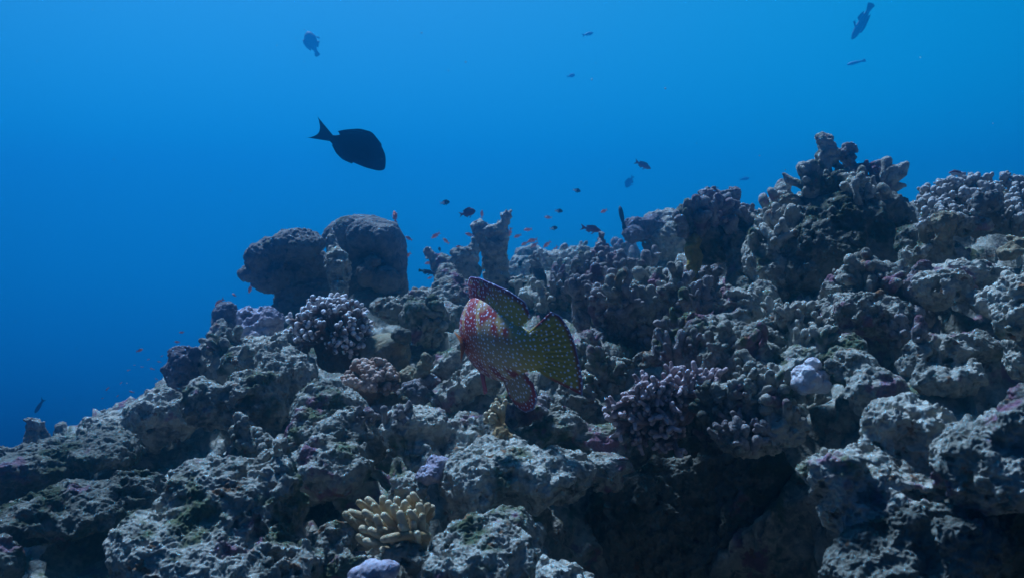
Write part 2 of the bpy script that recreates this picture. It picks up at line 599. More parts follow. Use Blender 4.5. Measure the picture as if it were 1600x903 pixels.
def reef_z(xy):
    out = np.zeros(len(xy))
    for s in range(0, len(xy), 20000):
        q = xy[s:s + 20000]
        out[s:s + 20000] = tps(((q[:, None] - cp[None, :, :2]) ** 2).sum(2)) @ sol[:nC] + sol[nC] + q @ sol[nC + 1:]
    # sinks to the deep seabed away from the surveyed part
    dx = np.maximum(0, np.abs(xy[:, 0] - 0.6) - 2.2)
    dy = np.maximum(0, np.abs(xy[:, 1] - 3.6) - 4.0)
    far = np.sqrt(dx * dx + dy * dy)
    w = np.clip(far / 1.6, 0, 1)
    w = w * w * (3 - 2 * w)
    return np.clip(out, 0.5, 4.7) * (1 - w) + (SEA_Z - 0.4) * w


nu, nv, nf = 640, 560, 900
yv = 0.35 * (9.2 / 0.35) ** np.linspace(0, 1, nf)
uu = np.linspace(-1, 1, nu)
uu = 0.62 * uu + 0.55 * uu ** 3
Yg, Ug = np.meshgrid(yv, uu, indexing='ij')
Xg = Ug * (Yg + 0.9) + 0.12 * Yg
Zg = reef_z(np.stack([Xg.ravel(), Yg.ravel()], 1)).reshape(nf, nu)
V = np.zeros((nv, nu, 3), np.float32)
for j in range(nu):                              # steep faces get as many rows as flat ones
    dl = np.sqrt(np.diff(Xg[:, j]) ** 2 + np.diff(Yg[:, j]) ** 2 + np.diff(Zg[:, j]) ** 2) / yv[1:]
    c = np.concatenate([[0], np.cumsum(dl)])
    q = np.linspace(0, c[-1], nv)
    V[:, j, 0], V[:, j, 1], V[:, j, 2] = np.interp(q, c, Xg[:, j]), np.interp(q, c, yv), np.interp(q, c, Zg[:, j])
V = V.reshape(-1, 3)
ii = np.arange(nu * nv).reshape(nv, nu)
Q = np.stack([ii[:-1, :-1].ravel(), ii[:-1, 1:].ravel(), ii[1:, 1:].ravel(), ii[1:, :-1].ravel()], 1)
for hx, hy, hw, hh, dep in [(140, 850, 80, 40, 0.14), (475, 735, 28, 60, 0.10), (400, 700, 45, 50, 0.10), (480, 810, 45, 40, 0.10)]:
    dv = V - CAM.astype(np.float32)                       # hollows between the blocks
    sx, sy = 800 + dv[:, 0] / np.maximum(dv[:, 1], 0.1) * F, 451.5 - dv[:, 2] / np.maximum(dv[:, 1], 0.1) * F
    w = np.clip(1.35 - ((sx - hx) / hw) ** 2 - ((sy - hy) / hh) ** 2, 0, 1) * (dv[:, 1] < 4)
    w = (w * w * (3 - 2 * w))[:, None]
    V = (V + np.array([0, dep, -dep * 0.25], np.float32) * w).astype(np.float32)
n = vnormals(V, Q)
V = V + n * (rock_noise(V, 1.1, 1.0) * 1.05 + (0.2 - np.abs(perlin(V * 3.4 + 7.3))) * 0.16 - 0.075)[:, None]
n = vnormals(V, Q)
V = V + n * fine_noise(V, 1.5)[:, None]
reef = mesh_np('reef_slope_terrain', V, Q, M_ROCK, loc=(0, 3, 0))
tag(reef, kind='structure')
gs = np.linspace(-12.5, 12.5, 90)
Xg, Yg = np.meshgrid(gs, gs + 2.75, indexing='ij')
V = np.stack([Xg.ravel(), Yg.ravel(), np.zeros(Xg.size)], 1)
V[:, 2] = perlin(V * 0.35 + 0.5) * 0.5 + SEA_Z - 0.2
ii = np.arange(90 * 90).reshape(90, 90)
Q = np.stack([ii[:-1, :-1].ravel(), ii[1:, :-1].ravel(), ii[1:, 1:].ravel(), ii[:-1, 1:].ravel()], 1)
tag(mesh_np('seabed', V, Q, M_SAND, loc=(0, 8, 0)), kind='structure')

# ------------------------------------------------------------------ rocks and massive corals


def rock(name, label, cat, prims, d, mat, group=None, **kw):
    V, Q = sculpt(prims, d, **kw)
    return tag(mesh_np(name, V, Q, mat), label, cat, group)


def smooth_noise(amp=0.012, f=14, pit=0.0):
    def fn(p):
        d = perlin(p * f * 0.45 + 4.4) * amp * 1.2 + (0.22 - np.abs(perlin(p * f + 2.9))) * amp * 1.6
        if pit:
            d -= np.maximum(0, perlin(p * 40 + 8) - 0.25) * pit
        return d
    return fn


ROCKS = []
R = ROCKS.append
# --- lower left
R(('reef_rock', 'broad crusty boulder filling the lower left foreground, ridge across its top', 'rock',
   [E(350, 800, 1.42, 100, 70), E(250, 865, 1.35, 95, 55), E(430, 800, 1.45, 50, 90), E(350, 890, 1.36, 160, 80), E(330, 725, 1.6, 40, 40)], 1.4, M_ROCK, {}))
R(('reef_rock', 'shadowed slab overhanging a dark recess at the far left edge', 'rock',
   [E(60, 728, 2.25, 110, 38, 100), E(-40, 745, 2.2, 90, 48, 90), E(160, 708, 2.28, 70, 34, 80)], 2.3, M_DARK, {}))  # dark material puts the recess shade into the slab's colour
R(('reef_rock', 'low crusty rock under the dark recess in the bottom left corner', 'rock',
   [E(150, 796, 1.88, 90, 22, 80), E(40, 815, 1.85, 70, 24, 70), E(-30, 890, 1.7, 60, 50), E(215, 775, 1.9, 45, 30)], 1.85, M_DARK, {}))  # darkened colour stands in for shade in this corner
R(('reef_rock', 'long pitted ridge descending to the left below the plum pillar coral', 'rock',
   [E(250, 650, 2.45, 60, 38), E(190, 680, 2.45, 70, 34), E(120, 700, 2.55, 60, 26), E(275, 700, 2.3, 40, 60)], 2.4, M_PALE, {}))
R(('reef_rock', 'saddle shaped rock with a round knob and scooped top, upper left slope', 'rock',
   [E(318, 634, 2.1, 32, 32), T(318, 640, 2.1, 395, 660, 2.15, 26, 30), E(400, 640, 2.15, 48, 62), T(395, 640, 2.15, 425, 580, 2.2, 34, 22), E(400, 720, 2.05, 40, 50)], 2.1, M_ROCK, {'smooth': 0.02}))
R(('pillar_coral', 'stout plum coloured coral pillar with two nubs on top, left skyline', 'coral',
   [T(290, 615, 2.6, 287, 565, 2.6, 26, 24), E(278, 552, 2.6, 14, 12), E(303, 552, 2.6, 12, 11), T(268, 590, 2.62, 262, 578, 2.62, 9, 8)], 2.6, M_PILLAR, {'big': 0.25, 'k': 0.6}))
R(('reef_rock', 'rough plate of rock sloping below the white tipped coral', 'rock',
   [E(400, 560, 2.5, 62, 34, 60), E(345, 560, 2.65, 34, 40), E(455, 610, 2.3, 34, 55), E(440, 560, 2.4, 40, 36)], 2.45, M_PALE, {}))
R(('coral_head', 'small smooth round coral head on the upper left skyline', 'coral',
   [E(352, 492, 3.15, 19, 20), E(350, 510, 3.15, 20, 18)], 3.1, M_PILLAR, {'big': 0.1, 'k': 0.4}))
R(('reef_rock', 'knobbly clump of dead coral stubs stepping down the upper left skyline', 'rock',
   [E(325, 525, 3.2, 22, 28), E(308, 510, 3.25, 9, 9), E(318, 498, 3.25, 8, 10), E(330, 492, 3.25, 7, 9), E(296, 522, 3.25, 9, 6), E(300, 535, 3.2, 12, 10), E(345, 530, 3.1, 20, 30), E(330, 560, 3.0, 26, 30), T(383, 490, 3.2, 380, 480, 3.2, 6, 5)],
   3.2, M_ROCK, {'big': 0.15, 'smooth': 0.015}))
R(('lavender_coral', 'lavender crusted lump beside the white tipped coral, yellow green on top', 'coral',
   [E(405, 505, 2.75, 34, 20), E(420, 500, 2.72, 18, 18), E(392, 492, 2.75, 16, 10), E(395, 525, 2.7, 26, 18)], 2.7, M_LAV, {'big': 0.3}))
R(('reef_rock', 'isolated stump on the lower left skyline with a beak like ledge', 'rock',
   [T(54, 690, 2.9, 50, 668, 2.9, 17, 14), T(46, 662, 2.9, 66, 663, 2.9, 11, 5), E(62, 690, 2.9, 16, 12), E(40, 690, 2.9, 10, 10)], 2.9, M_ROCK, {'big': 0.25, 'k': 0.9}))
R(('reef_rock', 'little pointed knob on the lower left skyline beside the stump', 'rock',
   [E(95, 672, 2.9, 9, 12), E(110, 680, 2.9, 20, 8)], 2.9, M_ROCK, {'big': 0.1, 'k': 0.6}))
R(('reef_rock', 'row of small bumps on the left skyline right of the little knob', 'rock',
   [E(140, 668, 2.85, 12, 10), E(165, 652, 2.85, 14, 14), E(188, 648, 2.85, 10, 10), E(205, 640, 2.85, 16, 14), E(240, 612, 2.85, 22, 20), E(232, 602, 2.85, 8, 9)], 2.85, M_ROCK, {'big': 0.15, 'k': 0.8, 'smooth': 0.015}))
# --- boulder corals behind the white tipped coral
R(('boulder_coral', 'lumpy grey boulder coral overhanging to the left, knobs like a snout', 'coral',
   [E(465, 383, 3.35, 44, 27), E(432, 392, 3.35, 36, 22), E(402, 402, 3.3, 25, 20), E(388, 427, 3.3, 15, 13), E(425, 430, 3.35, 34, 26), E(480, 425, 3.45, 44, 42), E(470, 468, 3.4, 40, 34), E(450, 492, 3.35, 30, 26), E(500, 470, 3.4, 40, 40)],
   3.35, M_BOULD, {'noise': smooth_noise(0.018, 9, 0.03), 'smooth': 0.008, 'fine': 1.1}))
R(('boulder_coral', 'tall rounded dark boulder coral with creased dome top', 'coral',
   [E(572, 385, 3.7, 62, 50), E(590, 420, 3.7, 46, 46), E(545, 372, 3.7, 42, 32), E(600, 380, 3.7, 30, 40), E(575, 440, 3.6, 52, 36), E(612, 450, 3.6, 24, 30), E(582, 410, 3.42, 11, 8), E(602, 378, 3.48, 22, 24), E(568, 372, 3.5, 24, 26), E(540, 358, 3.56, 16, 16), E(612, 412, 3.5, 18, 20), E(600, 440, 3.42, 22, 20), E(572, 430, 3.42, 16, 18), E(622, 435, 3.5, 14, 22), E(590, 478, 3.5, 46, 28)],
   3.6, M_BOULD, {'noise': smooth_noise(0.014, 9, 0.012), 'smooth': 0.014, 'fine': 0.8}))
R(('reef_rock', 'narrow crusted ridge wedged between the two boulder corals', 'rock',
   [T(517, 375, 3.3, 530, 430, 3.25, 8, 15), E(528, 415, 3.25, 20, 26), E(530, 450, 3.2, 14, 12)], 3.25, M_PALE, {'big': 0.2}))
# --- centre left
R(('leather_coral', 'smooth tan coral draped in folds behind the tan cauliflower coral', 'coral',
   [E(600, 552, 2.40, 40, 26), E(624, 538, 2.36, 18, 14), T(604, 560, 2.42, 626, 610, 2.32, 30, 28), E(612, 632, 2.24, 32, 26), E(578, 575, 2.46, 30, 34)], 2.35, M_TAN, {'noise': smooth_noise(0.012, 13), 'fine': 0.35, 'smooth': 0.04}))
R(('reef_rock', 'dark cup shaped knob at the top of the tan draped coral', 'rock',
   [E(629, 524, 2.32, 15, 11)], 2.3, M_DARK, {'big': 0.1, 'k': 0.5}))
R(('reef_rock', 'blocky rock with a pale top and flat dark front face', 'rock',
   [B(660, 505, 2.75, 30, 32, 30, 20), E(625, 485, 2.85, 34, 20), E(600, 480, 2.8, 26, 16)], 2.75, M_ROCK, {'big': 0.35}))
R(('reef_rock', 'cone shaped outcrop behind the head of the spotted grouper', 'rock',
   [T(700, 425, 3.25, 700, 500, 3.1, 12, 44), E(735, 480, 3.2, 30, 40), E(660, 480, 3.2, 30, 26), E(655, 462, 3.3, 14, 10)], 3.2, M_ROCK, {'big': 0.5}))
R(('reef_rock', 'large angular pitted rock left of the cream finger coral', 'rock',
   [E(655, 672, 1.82, 52, 40, 60), E(740, 690, 1.85, 62, 44), E(640, 690, 1.86, 40, 34), E(700, 720, 1.78, 70, 30)], 1.8, M_PALE, {}))
R(('reef_rock', 'worn slope of rock running down beside the dark crevice', 'rock',
   [E(520, 650, 2.05, 60, 46), E(545, 700, 1.9, 56, 50), E(520, 740, 1.8, 66, 42), E(480, 690, 1.95, 36, 46)], 1.9, M_ROCK, {}))
R(('dead_coral_stub', 'upright stub with a rounded tip, brown side, among pitted rubble', 'coral',
   [T(655, 610, 2.15, 662, 565, 2.15, 13, 10), E(666, 560, 2.14, 10, 11), E(640, 595, 2.2, 18, 20)], 2.15, M_TAN, {'big': 0.12, 'k': 0.5, 'smooth': 0.02}))
R(('reef_rock', 'purple crusted lumps under the brown sided stub', 'rock',
   [E(650, 615, 2.12, 28, 22), E(690, 625, 2.1, 16, 18), E(675, 600, 2.15, 18, 16), E(702, 640, 2.05, 10, 14)], 2.1, M_PURP, {'big': 0.25}))
R(('reef_rock', 'pitted rock left of the belly of the spotted grouper', 'rock',
   [E(715, 575, 2.2, 40, 28), E(735, 600, 2.15, 40, 34), E(705, 615, 2.1, 32, 30), E(745, 545, 2.3, 40, 30)], 2.15, M_PALE, {'big': 0.7, 'k': 1.2}))
R(('reef_rock', 'flat topped ledge jutting over the black hollow, lowest centre', 'rock',
   [E(800, 745, 1.66, 95, 30, 80), E(735, 765, 1.6, 46, 50), E(770, 730, 1.72, 70, 30), E(870, 740, 1.72, 60, 30), E(850, 770, 1.66, 40, 26)], 1.65, M_PALE, {'big': 0.7}))
R(('reef_rock', 'dimpled shoulder of rock below the tail of the spotted grouper', 'rock',
   [E(860, 665, 1.95, 70, 36, 80), E(920, 690, 1.92, 60, 36), E(825, 650, 1.95, 34, 34), E(930, 730, 1.84, 46, 30)], 1.9, M_ROCK, {'big': 0.6}))
R(('reef_rock', 'wine red crusted lump next to the small cream fingers', 'rock',
   [E(830, 640, 1.86, 28, 24), E(800, 650, 1.86, 12, 18), E(850, 625, 1.9, 20, 20)], 1.85, M_PURP, {'big': 0.3}))
R(('reef_rock', 'pointed pale rock rising at the bottom edge in front of the black hollow', 'rock',
   [E(860, 905, 1.26, 40, 36), E(858, 880, 1.27, 16, 16), E(890, 915, 1.26, 30, 30)], 1.26, M_PALE, {'big': 0.35}))
R(('reef_rock', 'pitted lower step of rock under the jutting ledge', 'rock',
   [E(745, 855, 1.42, 56, 40), E(790, 830, 1.5, 46, 28), E(720, 895, 1.36, 60, 36), E(790, 885, 1.4, 44, 34), E(830, 850, 1.55, 30, 30)], 1.42, M_ROCK, {'big': 0.6}))
R(('reef_rock', 'round rock left of the cream finger coral, beside the dark crevice', 'rock',
   [E(525, 845, 1.46, 36, 32), E(550, 885, 1.42, 40, 30), E(500, 880, 1.44, 30, 34)], 1.44, M_ROCK, {'big': 0.35}))
R(('reef_rock', 'small dark rock lying on the front of the cream finger coral', 'rock',
   [E(622, 862, 1.38, 22, 12), E(600, 868, 1.38, 14, 9), E(655, 876, 1.37, 22, 14)], 1.35, M_DARK, {'big': 0.25}))
R(('lavender_coral', 'two smooth lavender lobes at the bottom edge', 'coral',
   [E(582, 892, 1.28, 21, 18), E(606, 888, 1.27, 19, 17), E(560, 898, 1.28, 14, 13), E(585, 915, 1.28, 44, 22)], 1.27, M_LAV, {'noise': smooth_noise(0.003, 30), 'fine': 0.25, 'smooth': 0.006}))
R(('lavender_coral', 'lavender knob on the side of the jutting ledge', 'coral',
   [E(690, 728, 1.62, 16, 11), E(676, 722, 1.62, 8, 7), E(672, 742, 1.6, 22, 14)], 1.6, M_LAV, {'big': 0.12, 'k': 0.5}))
R(('reef_rock', 'pale square stone behind the cream finger coral', 'rock',
   [B(630, 765, 1.62, 26, 26, 26, 25), E(650, 780, 1.6, 20, 24)], 1.6, M_PALE, {'big': 0.3}))
# --- forked column and its neighbour
R(('dead_coral_column', 'forked column of dead coral rising above the spotted grouper', 'coral',
   [T(783, 470, 3.4, 772, 385, 3.4, 24, 19), T(772, 395, 3.4, 748, 356, 3.4, 16, 10), T(776, 390, 3.4, 789, 342, 3.4, 15, 10), E(794, 334, 3.4, 5, 5), E(770, 362, 3.4, 16, 12), T(790, 450, 3.4, 815, 440, 3.4, 18, 12)],
   3.4, M_PALE, {'big': 0.22, 'k': 0.8, 'smooth': 0.02}))
R(('dead_coral_branch', 'horn shaped dead branches leaning out left of the forked column', 'coral',
   [T(695, 430, 3.9, 668, 392, 3.9, 13, 7), T(690, 425, 3.9, 735, 398, 3.9, 14, 12), E(720, 395, 3.9, 18, 9), E(690, 405, 3.9, 9, 9), T(738, 400, 3.9, 742, 376, 3.9, 10, 6), T(700, 425, 3.9, 740, 425, 3.9, 10, 12)], 3.9, M_ROCK, {'big': 0.2, 'k': 0.7, 'smooth': 0.02}))
R(('reef_rock', 'dark cone between the forked column and the grouper tail', 'rock',
   [T(838, 420, 3.3, 842, 480, 3.2, 10, 26), E(815, 460, 3.3, 20, 30), E(865, 475, 3.1, 26, 24)], 3.2, M_DARK, {'big': 0.25}))
# --- far hazy reef behind
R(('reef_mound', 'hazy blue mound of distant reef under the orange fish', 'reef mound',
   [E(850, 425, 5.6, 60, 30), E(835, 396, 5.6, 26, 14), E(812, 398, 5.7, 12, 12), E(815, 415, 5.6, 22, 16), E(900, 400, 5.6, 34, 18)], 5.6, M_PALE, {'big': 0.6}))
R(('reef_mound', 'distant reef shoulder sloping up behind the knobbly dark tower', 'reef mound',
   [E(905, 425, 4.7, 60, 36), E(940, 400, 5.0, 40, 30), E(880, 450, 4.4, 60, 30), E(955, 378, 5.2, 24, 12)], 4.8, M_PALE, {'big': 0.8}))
R(('reef_rock', 'dark blocky head on the skyline right of the small dark standing fish', 'rock',
   [B(1010, 360, 3.7, 30, 16, 24, 10), E(1022, 348, 3.7, 14, 12), E(990, 366, 3.6, 16, 13)], 3.65, M_PILLAR, {'big': 0.25, 'k': 0.5}))
R(('reef_rock', 'pale smooth slope behind the mustard coral on the skyline', 'rock',
   [E(1050, 385, 3.7, 40, 48), E(1040, 350, 3.9, 30, 18), E(1030, 420, 3.5, 46, 34)], 3.6, M_PALE, {'big': 0.6, 'k': 0.7}))
# --- knobbly middle right
R(('reef_rock', 'knobbly dark tower topped by a small bead of coral', 'rock',
   [T(942, 430, 3.0, 938, 390, 3.0, 26, 15), E(940, 366, 3.0, 7, 9), T(940, 390, 3.0, 940, 368, 3.0, 10, 6), E(925, 400, 3.0, 10, 10), E(958, 405, 3.0, 12, 10), E(960, 430, 2.95, 24, 20), E(925, 430, 2.95, 18, 22)], 3.0, M_PURP, {'big': 0.25, 'smooth': 0.012}))
R(('dead_coral_colony', 'cluster of stubby dead coral fingers right of the grouper tail', 'coral',
   [T(912, 500, 2.6, 908, 455, 2.6, 14, 11), T(932, 490, 2.65, 924, 446, 2.65, 11, 9), T(948, 500, 2.55, 945, 468, 2.55, 16, 15), T(982, 515, 2.5, 975, 472, 2.45, 13, 13), T(945, 560, 2.4, 918, 526, 2.35, 16, 8),
    E(955, 520, 2.6, 36, 26), E(985, 525, 2.55, 26, 26), T(1015, 520, 2.5, 1018, 492, 2.48, 12, 9), E(1025, 512, 2.45, 9, 7), E(935, 545, 2.5, 30, 30), E(905, 500, 2.62, 12, 20)], 2.5, M_PURP, {'big': 0.2, 'k': 0.9, 'smooth': 0.016}))
R(('dead_coral_colony', 'upper tier of dead coral knobs below the knobbly tower', 'coral',
   [E(950, 440, 2.85, 14, 14), E(980, 445, 2.75, 16, 14), T(1050, 480, 2.55, 1048, 440, 2.55, 22, 17), E(1068, 478, 2.5, 8, 16), E(1018, 470, 2.6, 15, 11), E(995, 420, 2.9, 18, 12), E(1030, 410, 2.95, 16, 13), E(1010, 440, 2.8, 24, 20), E(1065, 415, 2.9, 14, 14), E(1040, 500, 2.5, 30, 22), E(1095, 430, 2.8, 16, 22), E(1100, 460, 2.7, 26, 22)],
   2.7, M_PURP, {'big': 0.22, 'k': 1.0, 'smooth': 0.014}))
R(('reef_rock', 'ragged shelf of rubble left of the purple grey branching coral', 'rock',
   [E(935, 590, 2.2, 40, 24), E(975, 565, 2.25, 32, 14), E(905, 615, 2.15, 26, 30), E(1010, 560, 2.2, 20, 14)], 2.2, M_ROCK, {'big': 0.6, 'k': 1.4}))
R(('reef_rock', 'ragged broken slope above the purple grey branching coral', 'rock',
   [E(1090, 545, 2.2, 60, 36), E(1140, 560, 2.1, 50, 36), E(1060, 540, 2.25, 36, 26), E(1110, 500, 2.35, 36, 16), E(1150, 500, 2.3, 40, 40)], 2.2, M_ROCK, {'big': 0.8, 'k': 1.5}))
R(('reef_rock', 'smooth grey hump on the ragged slope above the branching coral', 'rock',
   [T(1090, 480, 2.3, 1112, 466, 2.3, 14, 16), E(1105, 480, 2.3, 26, 14)], 2.3, M_BOULD, {'big': 0.12, 'k': 0.5}))
R(('reef_rock', 'rubble strewn slope below the big shaded rock', 'rock',
   [E(1230, 525, 2.1, 60, 34), E(1190, 560, 2.05, 46, 34), E(1260, 560, 1.98, 40, 26), E(1220, 590, 1.95, 50, 26), E(1280, 510, 2.1, 46, 30)], 2.05, M_ROCK, {'big': 0.8, 'k': 1.5}))
R(('reef_rock', 'spiky broken rocks between the branching coral and the white lavender mound', 'rock',
   [E(1180, 640, 1.86, 46, 36), T(1215, 640, 1.84, 1215, 605, 1.84, 14, 7), T(1130, 640, 1.84, 1122, 600, 1.84, 18, 8), E(1160, 690, 1.8, 40, 24), E(1225, 670, 1.8, 36, 26), T(1205, 690, 1.78, 1208, 668, 1.78, 14, 9), E(1130, 670, 1.85, 30, 26)], 1.84, M_ROCK, {'big': 0.4, 'k': 1.3, 'smooth': 0.015}))
# --- crest right of centre
R(('dead_coral_branch', 'chunky antler of dead coral on the skyline with two knobs', 'coral',
   [T(1150, 385, 2.85, 1118, 320, 2.85, 26, 22), E(1108, 303, 2.85, 16, 9), E(1145, 306, 2.84, 12, 12), T(1120, 318, 2.85, 1143, 310, 2.85, 18, 12), T(1130, 335, 2.8, 1108, 335, 2.75, 16, 10), T(1160, 345, 2.85, 1180, 360, 2.8, 26, 18)], 2.8, M_PURP, {'big': 0.2, 'k': 0.7, 'smooth': 0.02}))
R(('dead_coral_branch', 'wide dead coral fronds jutting left from the skyline antler', 'coral',
   [T(1120, 375, 2.85, 1068, 335, 2.75, 24, 14), T(1110, 385, 2.85, 1062, 352, 2.72, 16, 9), E(1078, 328, 2.78, 16, 7), T(1120, 380, 2.85, 1105, 400, 2.8, 20, 16), T(1130, 390, 2.8, 1100, 360, 2.78, 20, 16)], 2.8, M_DARK, {'big': 0.2, 'k': 0.6, 'smooth': 0.02}))
R(('mustard_coral', 'mustard brown column hanging below the dead coral fronds', 'coral',
   [T(1086, 378, 2.72, 1083, 438, 2.7, 10, 7), E(1079, 393, 2.71, 8, 12), E(1091, 404, 2.72, 7, 14)], 2.72, M_MUST, {'big': 0.15, 'k': 0.4, 'smooth': 0.015}))
R(('reef_rock', 'dark hanging pillar under the skyline antler', 'rock',
   [T(1150, 380, 2.75, 1155, 450, 2.65, 22, 17), E(1165, 410, 2.7, 20, 40), T(1165, 450, 2.6, 1168, 490, 2.5, 14, 8)], 2.7, M_DARK, {'big': 0.25, 'k': 0.7}))
R(('reef_rock', 'pale saddle of crest rock left of the knobbed summit', 'rock',
   [E(1210, 345, 2.72, 44, 22), E(1240, 322, 2.72, 44, 28), E(1228, 375, 2.62, 38, 50), E(1190, 400, 2.62, 26, 40), E(1226, 292, 2.75, 14, 12), E(1200, 370, 2.7, 34, 30), E(1215, 430, 2.55, 30, 60), E(1195, 480, 2.45, 24, 34)], 2.7, M_PALE, {'big': 0.5}))
R(('dead_coral_stub', 'tan sided stub with a knobbed head leaning on the crest saddle', 'coral',
   [T(1244, 345, 2.6, 1236, 316, 2.58, 12, 12), E(1232, 310, 2.58, 12, 8)], 2.6, M_TAN, {'big': 0.1, 'k': 0.7}))
R(('reef_rock', 'massive rounded rock with a deeply shaded front, under the knobbed summit', 'rock',
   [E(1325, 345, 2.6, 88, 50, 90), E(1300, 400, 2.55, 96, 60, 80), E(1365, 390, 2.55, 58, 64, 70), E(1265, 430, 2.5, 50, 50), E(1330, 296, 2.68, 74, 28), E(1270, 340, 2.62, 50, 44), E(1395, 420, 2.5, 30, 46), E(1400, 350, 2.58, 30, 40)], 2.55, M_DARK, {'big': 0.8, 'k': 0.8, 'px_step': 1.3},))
R(('dead_coral_column', 'tallest lumpy column on the summit, crooked and many knobbed', 'coral',
   [T(1285, 305, 2.62, 1288, 245, 2.62, 22, 16), E(1288, 222, 2.62, 13, 12), E(1278, 213, 2.62, 9, 7), E(1270, 226, 2.6, 7, 6), E(1268, 265, 2.6, 14, 16), E(1270, 295, 2.6, 18, 18), E(1300, 240, 2.62, 10, 12), T(1290, 250, 2.62, 1312, 258, 2.62, 12, 10), E(1305, 292, 2.66, 40, 22), E(1345, 295, 2.68, 40, 18)], 2.6, M_PALE, {'big': 0.15, 'k': 0.6, 'smooth': 0.015}))
R(('dead_coral_column', 'middle knob of the summit, rough twin stub', 'coral',
   [T(1325, 285, 2.65, 1326, 248, 2.65, 16, 12), E(1330, 230, 2.65, 12, 11), E(1318, 240, 2.65, 9, 9), T(1346, 285, 2.62, 1347, 255, 2.62, 9, 8), E(1320, 275, 2.6, 16, 12)], 2.65, M_PURP, {'big': 0.15, 'k': 0.8, 'smooth': 0.015}))
R(('dead_coral_column', 'mushroom shaped knob on a thin neck at the right end of the summit', 'coral',
   [T(1372, 290, 2.62, 1372, 268, 2.62, 8, 10), E(1376, 260, 2.62, 16, 12), E(1366, 264, 2.62, 11, 11), E(1355, 292, 2.64, 34, 16), T(1360, 290, 2.64, 1372, 275, 2.62, 14, 10)], 2.6, M_PURP, {'big': 0.12, 'k': 0.6, 'smooth': 0.012}))
R(('reef_rock', 'low dark lumps in the notch right of the massive shaded rock', 'rock',
   [E(1412, 318, 2.5, 12, 10), E(1440, 335, 2.35, 24, 14), E(1440, 362, 2.3, 32, 16), E(1425, 385, 2.3, 26, 14)], 2.4, M_DARK, {'big': 0.25, 'k': 0.6, 'smooth': 0.02}))
# --- right
R(('reef_rock', 'crusty knobbed rock in front of the massive shaded rock', 'rock',
   [E(1350, 440, 2.12, 44, 28), E(1390, 460, 2.08, 36, 28), E(1320, 470, 2.1, 26, 30), E(1350, 490, 2.02, 60, 34), E(1400, 500, 2.0, 36, 40), E(1305, 500, 2.05, 26, 24)], 2.05, M_ROCK, {'big': 0.7, 'k': 1.3}))
R(('reef_rock', 'broad pale dome of pitted rock under the bushy skyline coral', 'rock',
   [E(1470, 400, 2.15, 56, 26), E(1520, 430, 2.05, 70, 36), E(1470, 450, 2.0, 60, 40), E(1540, 470, 1.95, 46, 32), E(1450, 490, 1.92, 46, 28)], 2.0, M_PALE, {'big': 0.6}))
R(('reef_rock', 'wine red stained lump at the foot of the pale pitted dome', 'rock',
   [E(1440, 430, 2.02, 22, 24), E(1425, 450, 2.0, 16, 22)], 2.0, M_PURP, {'big': 0.25}))
R(('dead_coral_stub', 'short dark mushroom stub between the dome and the bushy coral', 'coral',
   [T(1478, 388, 2.1, 1478, 355, 2.1, 13, 16), E(1478, 345, 2.1, 18, 12)], 2.1, M_TAN, {'big': 0.12, 'k': 0.7}))
R(('reef_rock', 'rounded pale edge of rock cut off by the right border', 'rock',
   [E(1590, 490, 1.6, 36, 46), E(1620, 470, 1.6, 50, 50), E(1600, 560, 1.65, 40, 40)], 1.6, M_PALE, {'big': 0.4}))
R(('reef_rock', 'long horizontal ledge running into the shaded gap at the right border', 'rock',
   [E(1480, 545, 1.75, 80, 26), E(1560, 530, 1.65, 50, 24), E(1430, 560, 1.75, 40, 34), E(1490, 590, 1.68, 60, 36)], 1.7, M_ROCK, {'big': 0.5}))
R(('reef_rock', 'hump of turfed rock right of the white lavender mound', 'rock',
   [E(1335, 580, 1.82, 48, 38), E(1370, 610, 1.75, 46, 36), E(1310, 570, 1.84, 24, 28), E(1320, 545, 1.9, 34, 24)], 1.8, M_ROCK, {'big': 0.5}))
R(('lavender_coral', 'nearly white lavender mound of round lobes', 'coral',
   [E(1253, 583, 1.82, 14, 13), E(1270, 572, 1.82, 14, 13), E(1283, 590, 1.81, 13, 12), E(1262, 598, 1.8, 22, 16), E(1280, 604, 1.81, 15, 11), E(1246, 600, 1.8, 11, 10), E(1262, 580, 1.79, 10, 9), E(1272, 592, 1.785, 9, 8), E(1256, 608, 1.79, 10, 8), E(1290, 600, 1.8, 8, 8), E(1242, 586, 1.81, 8, 8)], 1.8, M_WLAV, {'noise': smooth_noise(0.003, 60), 'fine': 0.6, 'smooth': 0.004}))
R(('reef_rock', 'bright topped foreground rock over the bottom right shade, peaked', 'rock',
   [E(1405, 665, 1.2, 56, 48), E(1440, 690, 1.2, 60, 60), E(1370, 730, 1.17, 60, 36)], 1.18, M_PALE, {'big': 0.45, 'k': 0.9}))
R(('reef_rock', 'flat prow of foreground rock pointing left over the black hollow', 'rock',
   [E(1330, 745, 1.16, 76, 42, 60), E(1300, 735, 1.16, 48, 26), E(1400, 790, 1.16, 110, 60), E(1340, 800, 1.18, 60, 44)], 1.16, M_PALE, {'big': 0.4, 'k': 0.9}))
R(('reef_rock', 'foreground rock with a notched top rising at the right border', 'rock',
   [E(1530, 690, 1.1, 60, 40), E(1590, 680, 1.08, 50, 50), E(1560, 740, 1.08, 100, 60), E(1620, 640, 1.1, 36, 36)], 1.1, M_ROCK, {'big': 0.4, 'k': 0.9}))
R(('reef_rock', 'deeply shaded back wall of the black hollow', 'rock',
   [E(1080, 790, 2.14, 120, 90, 40), E(1180, 800, 2.12, 90, 100, 40), E(990, 820, 2.1, 70, 80, 40), E(1100, 890, 2.12, 160, 70, 40)], 2.1, M_DARK, {'big': 0.7}))  # dark rock added to fill the hollow, its shade put into the colour
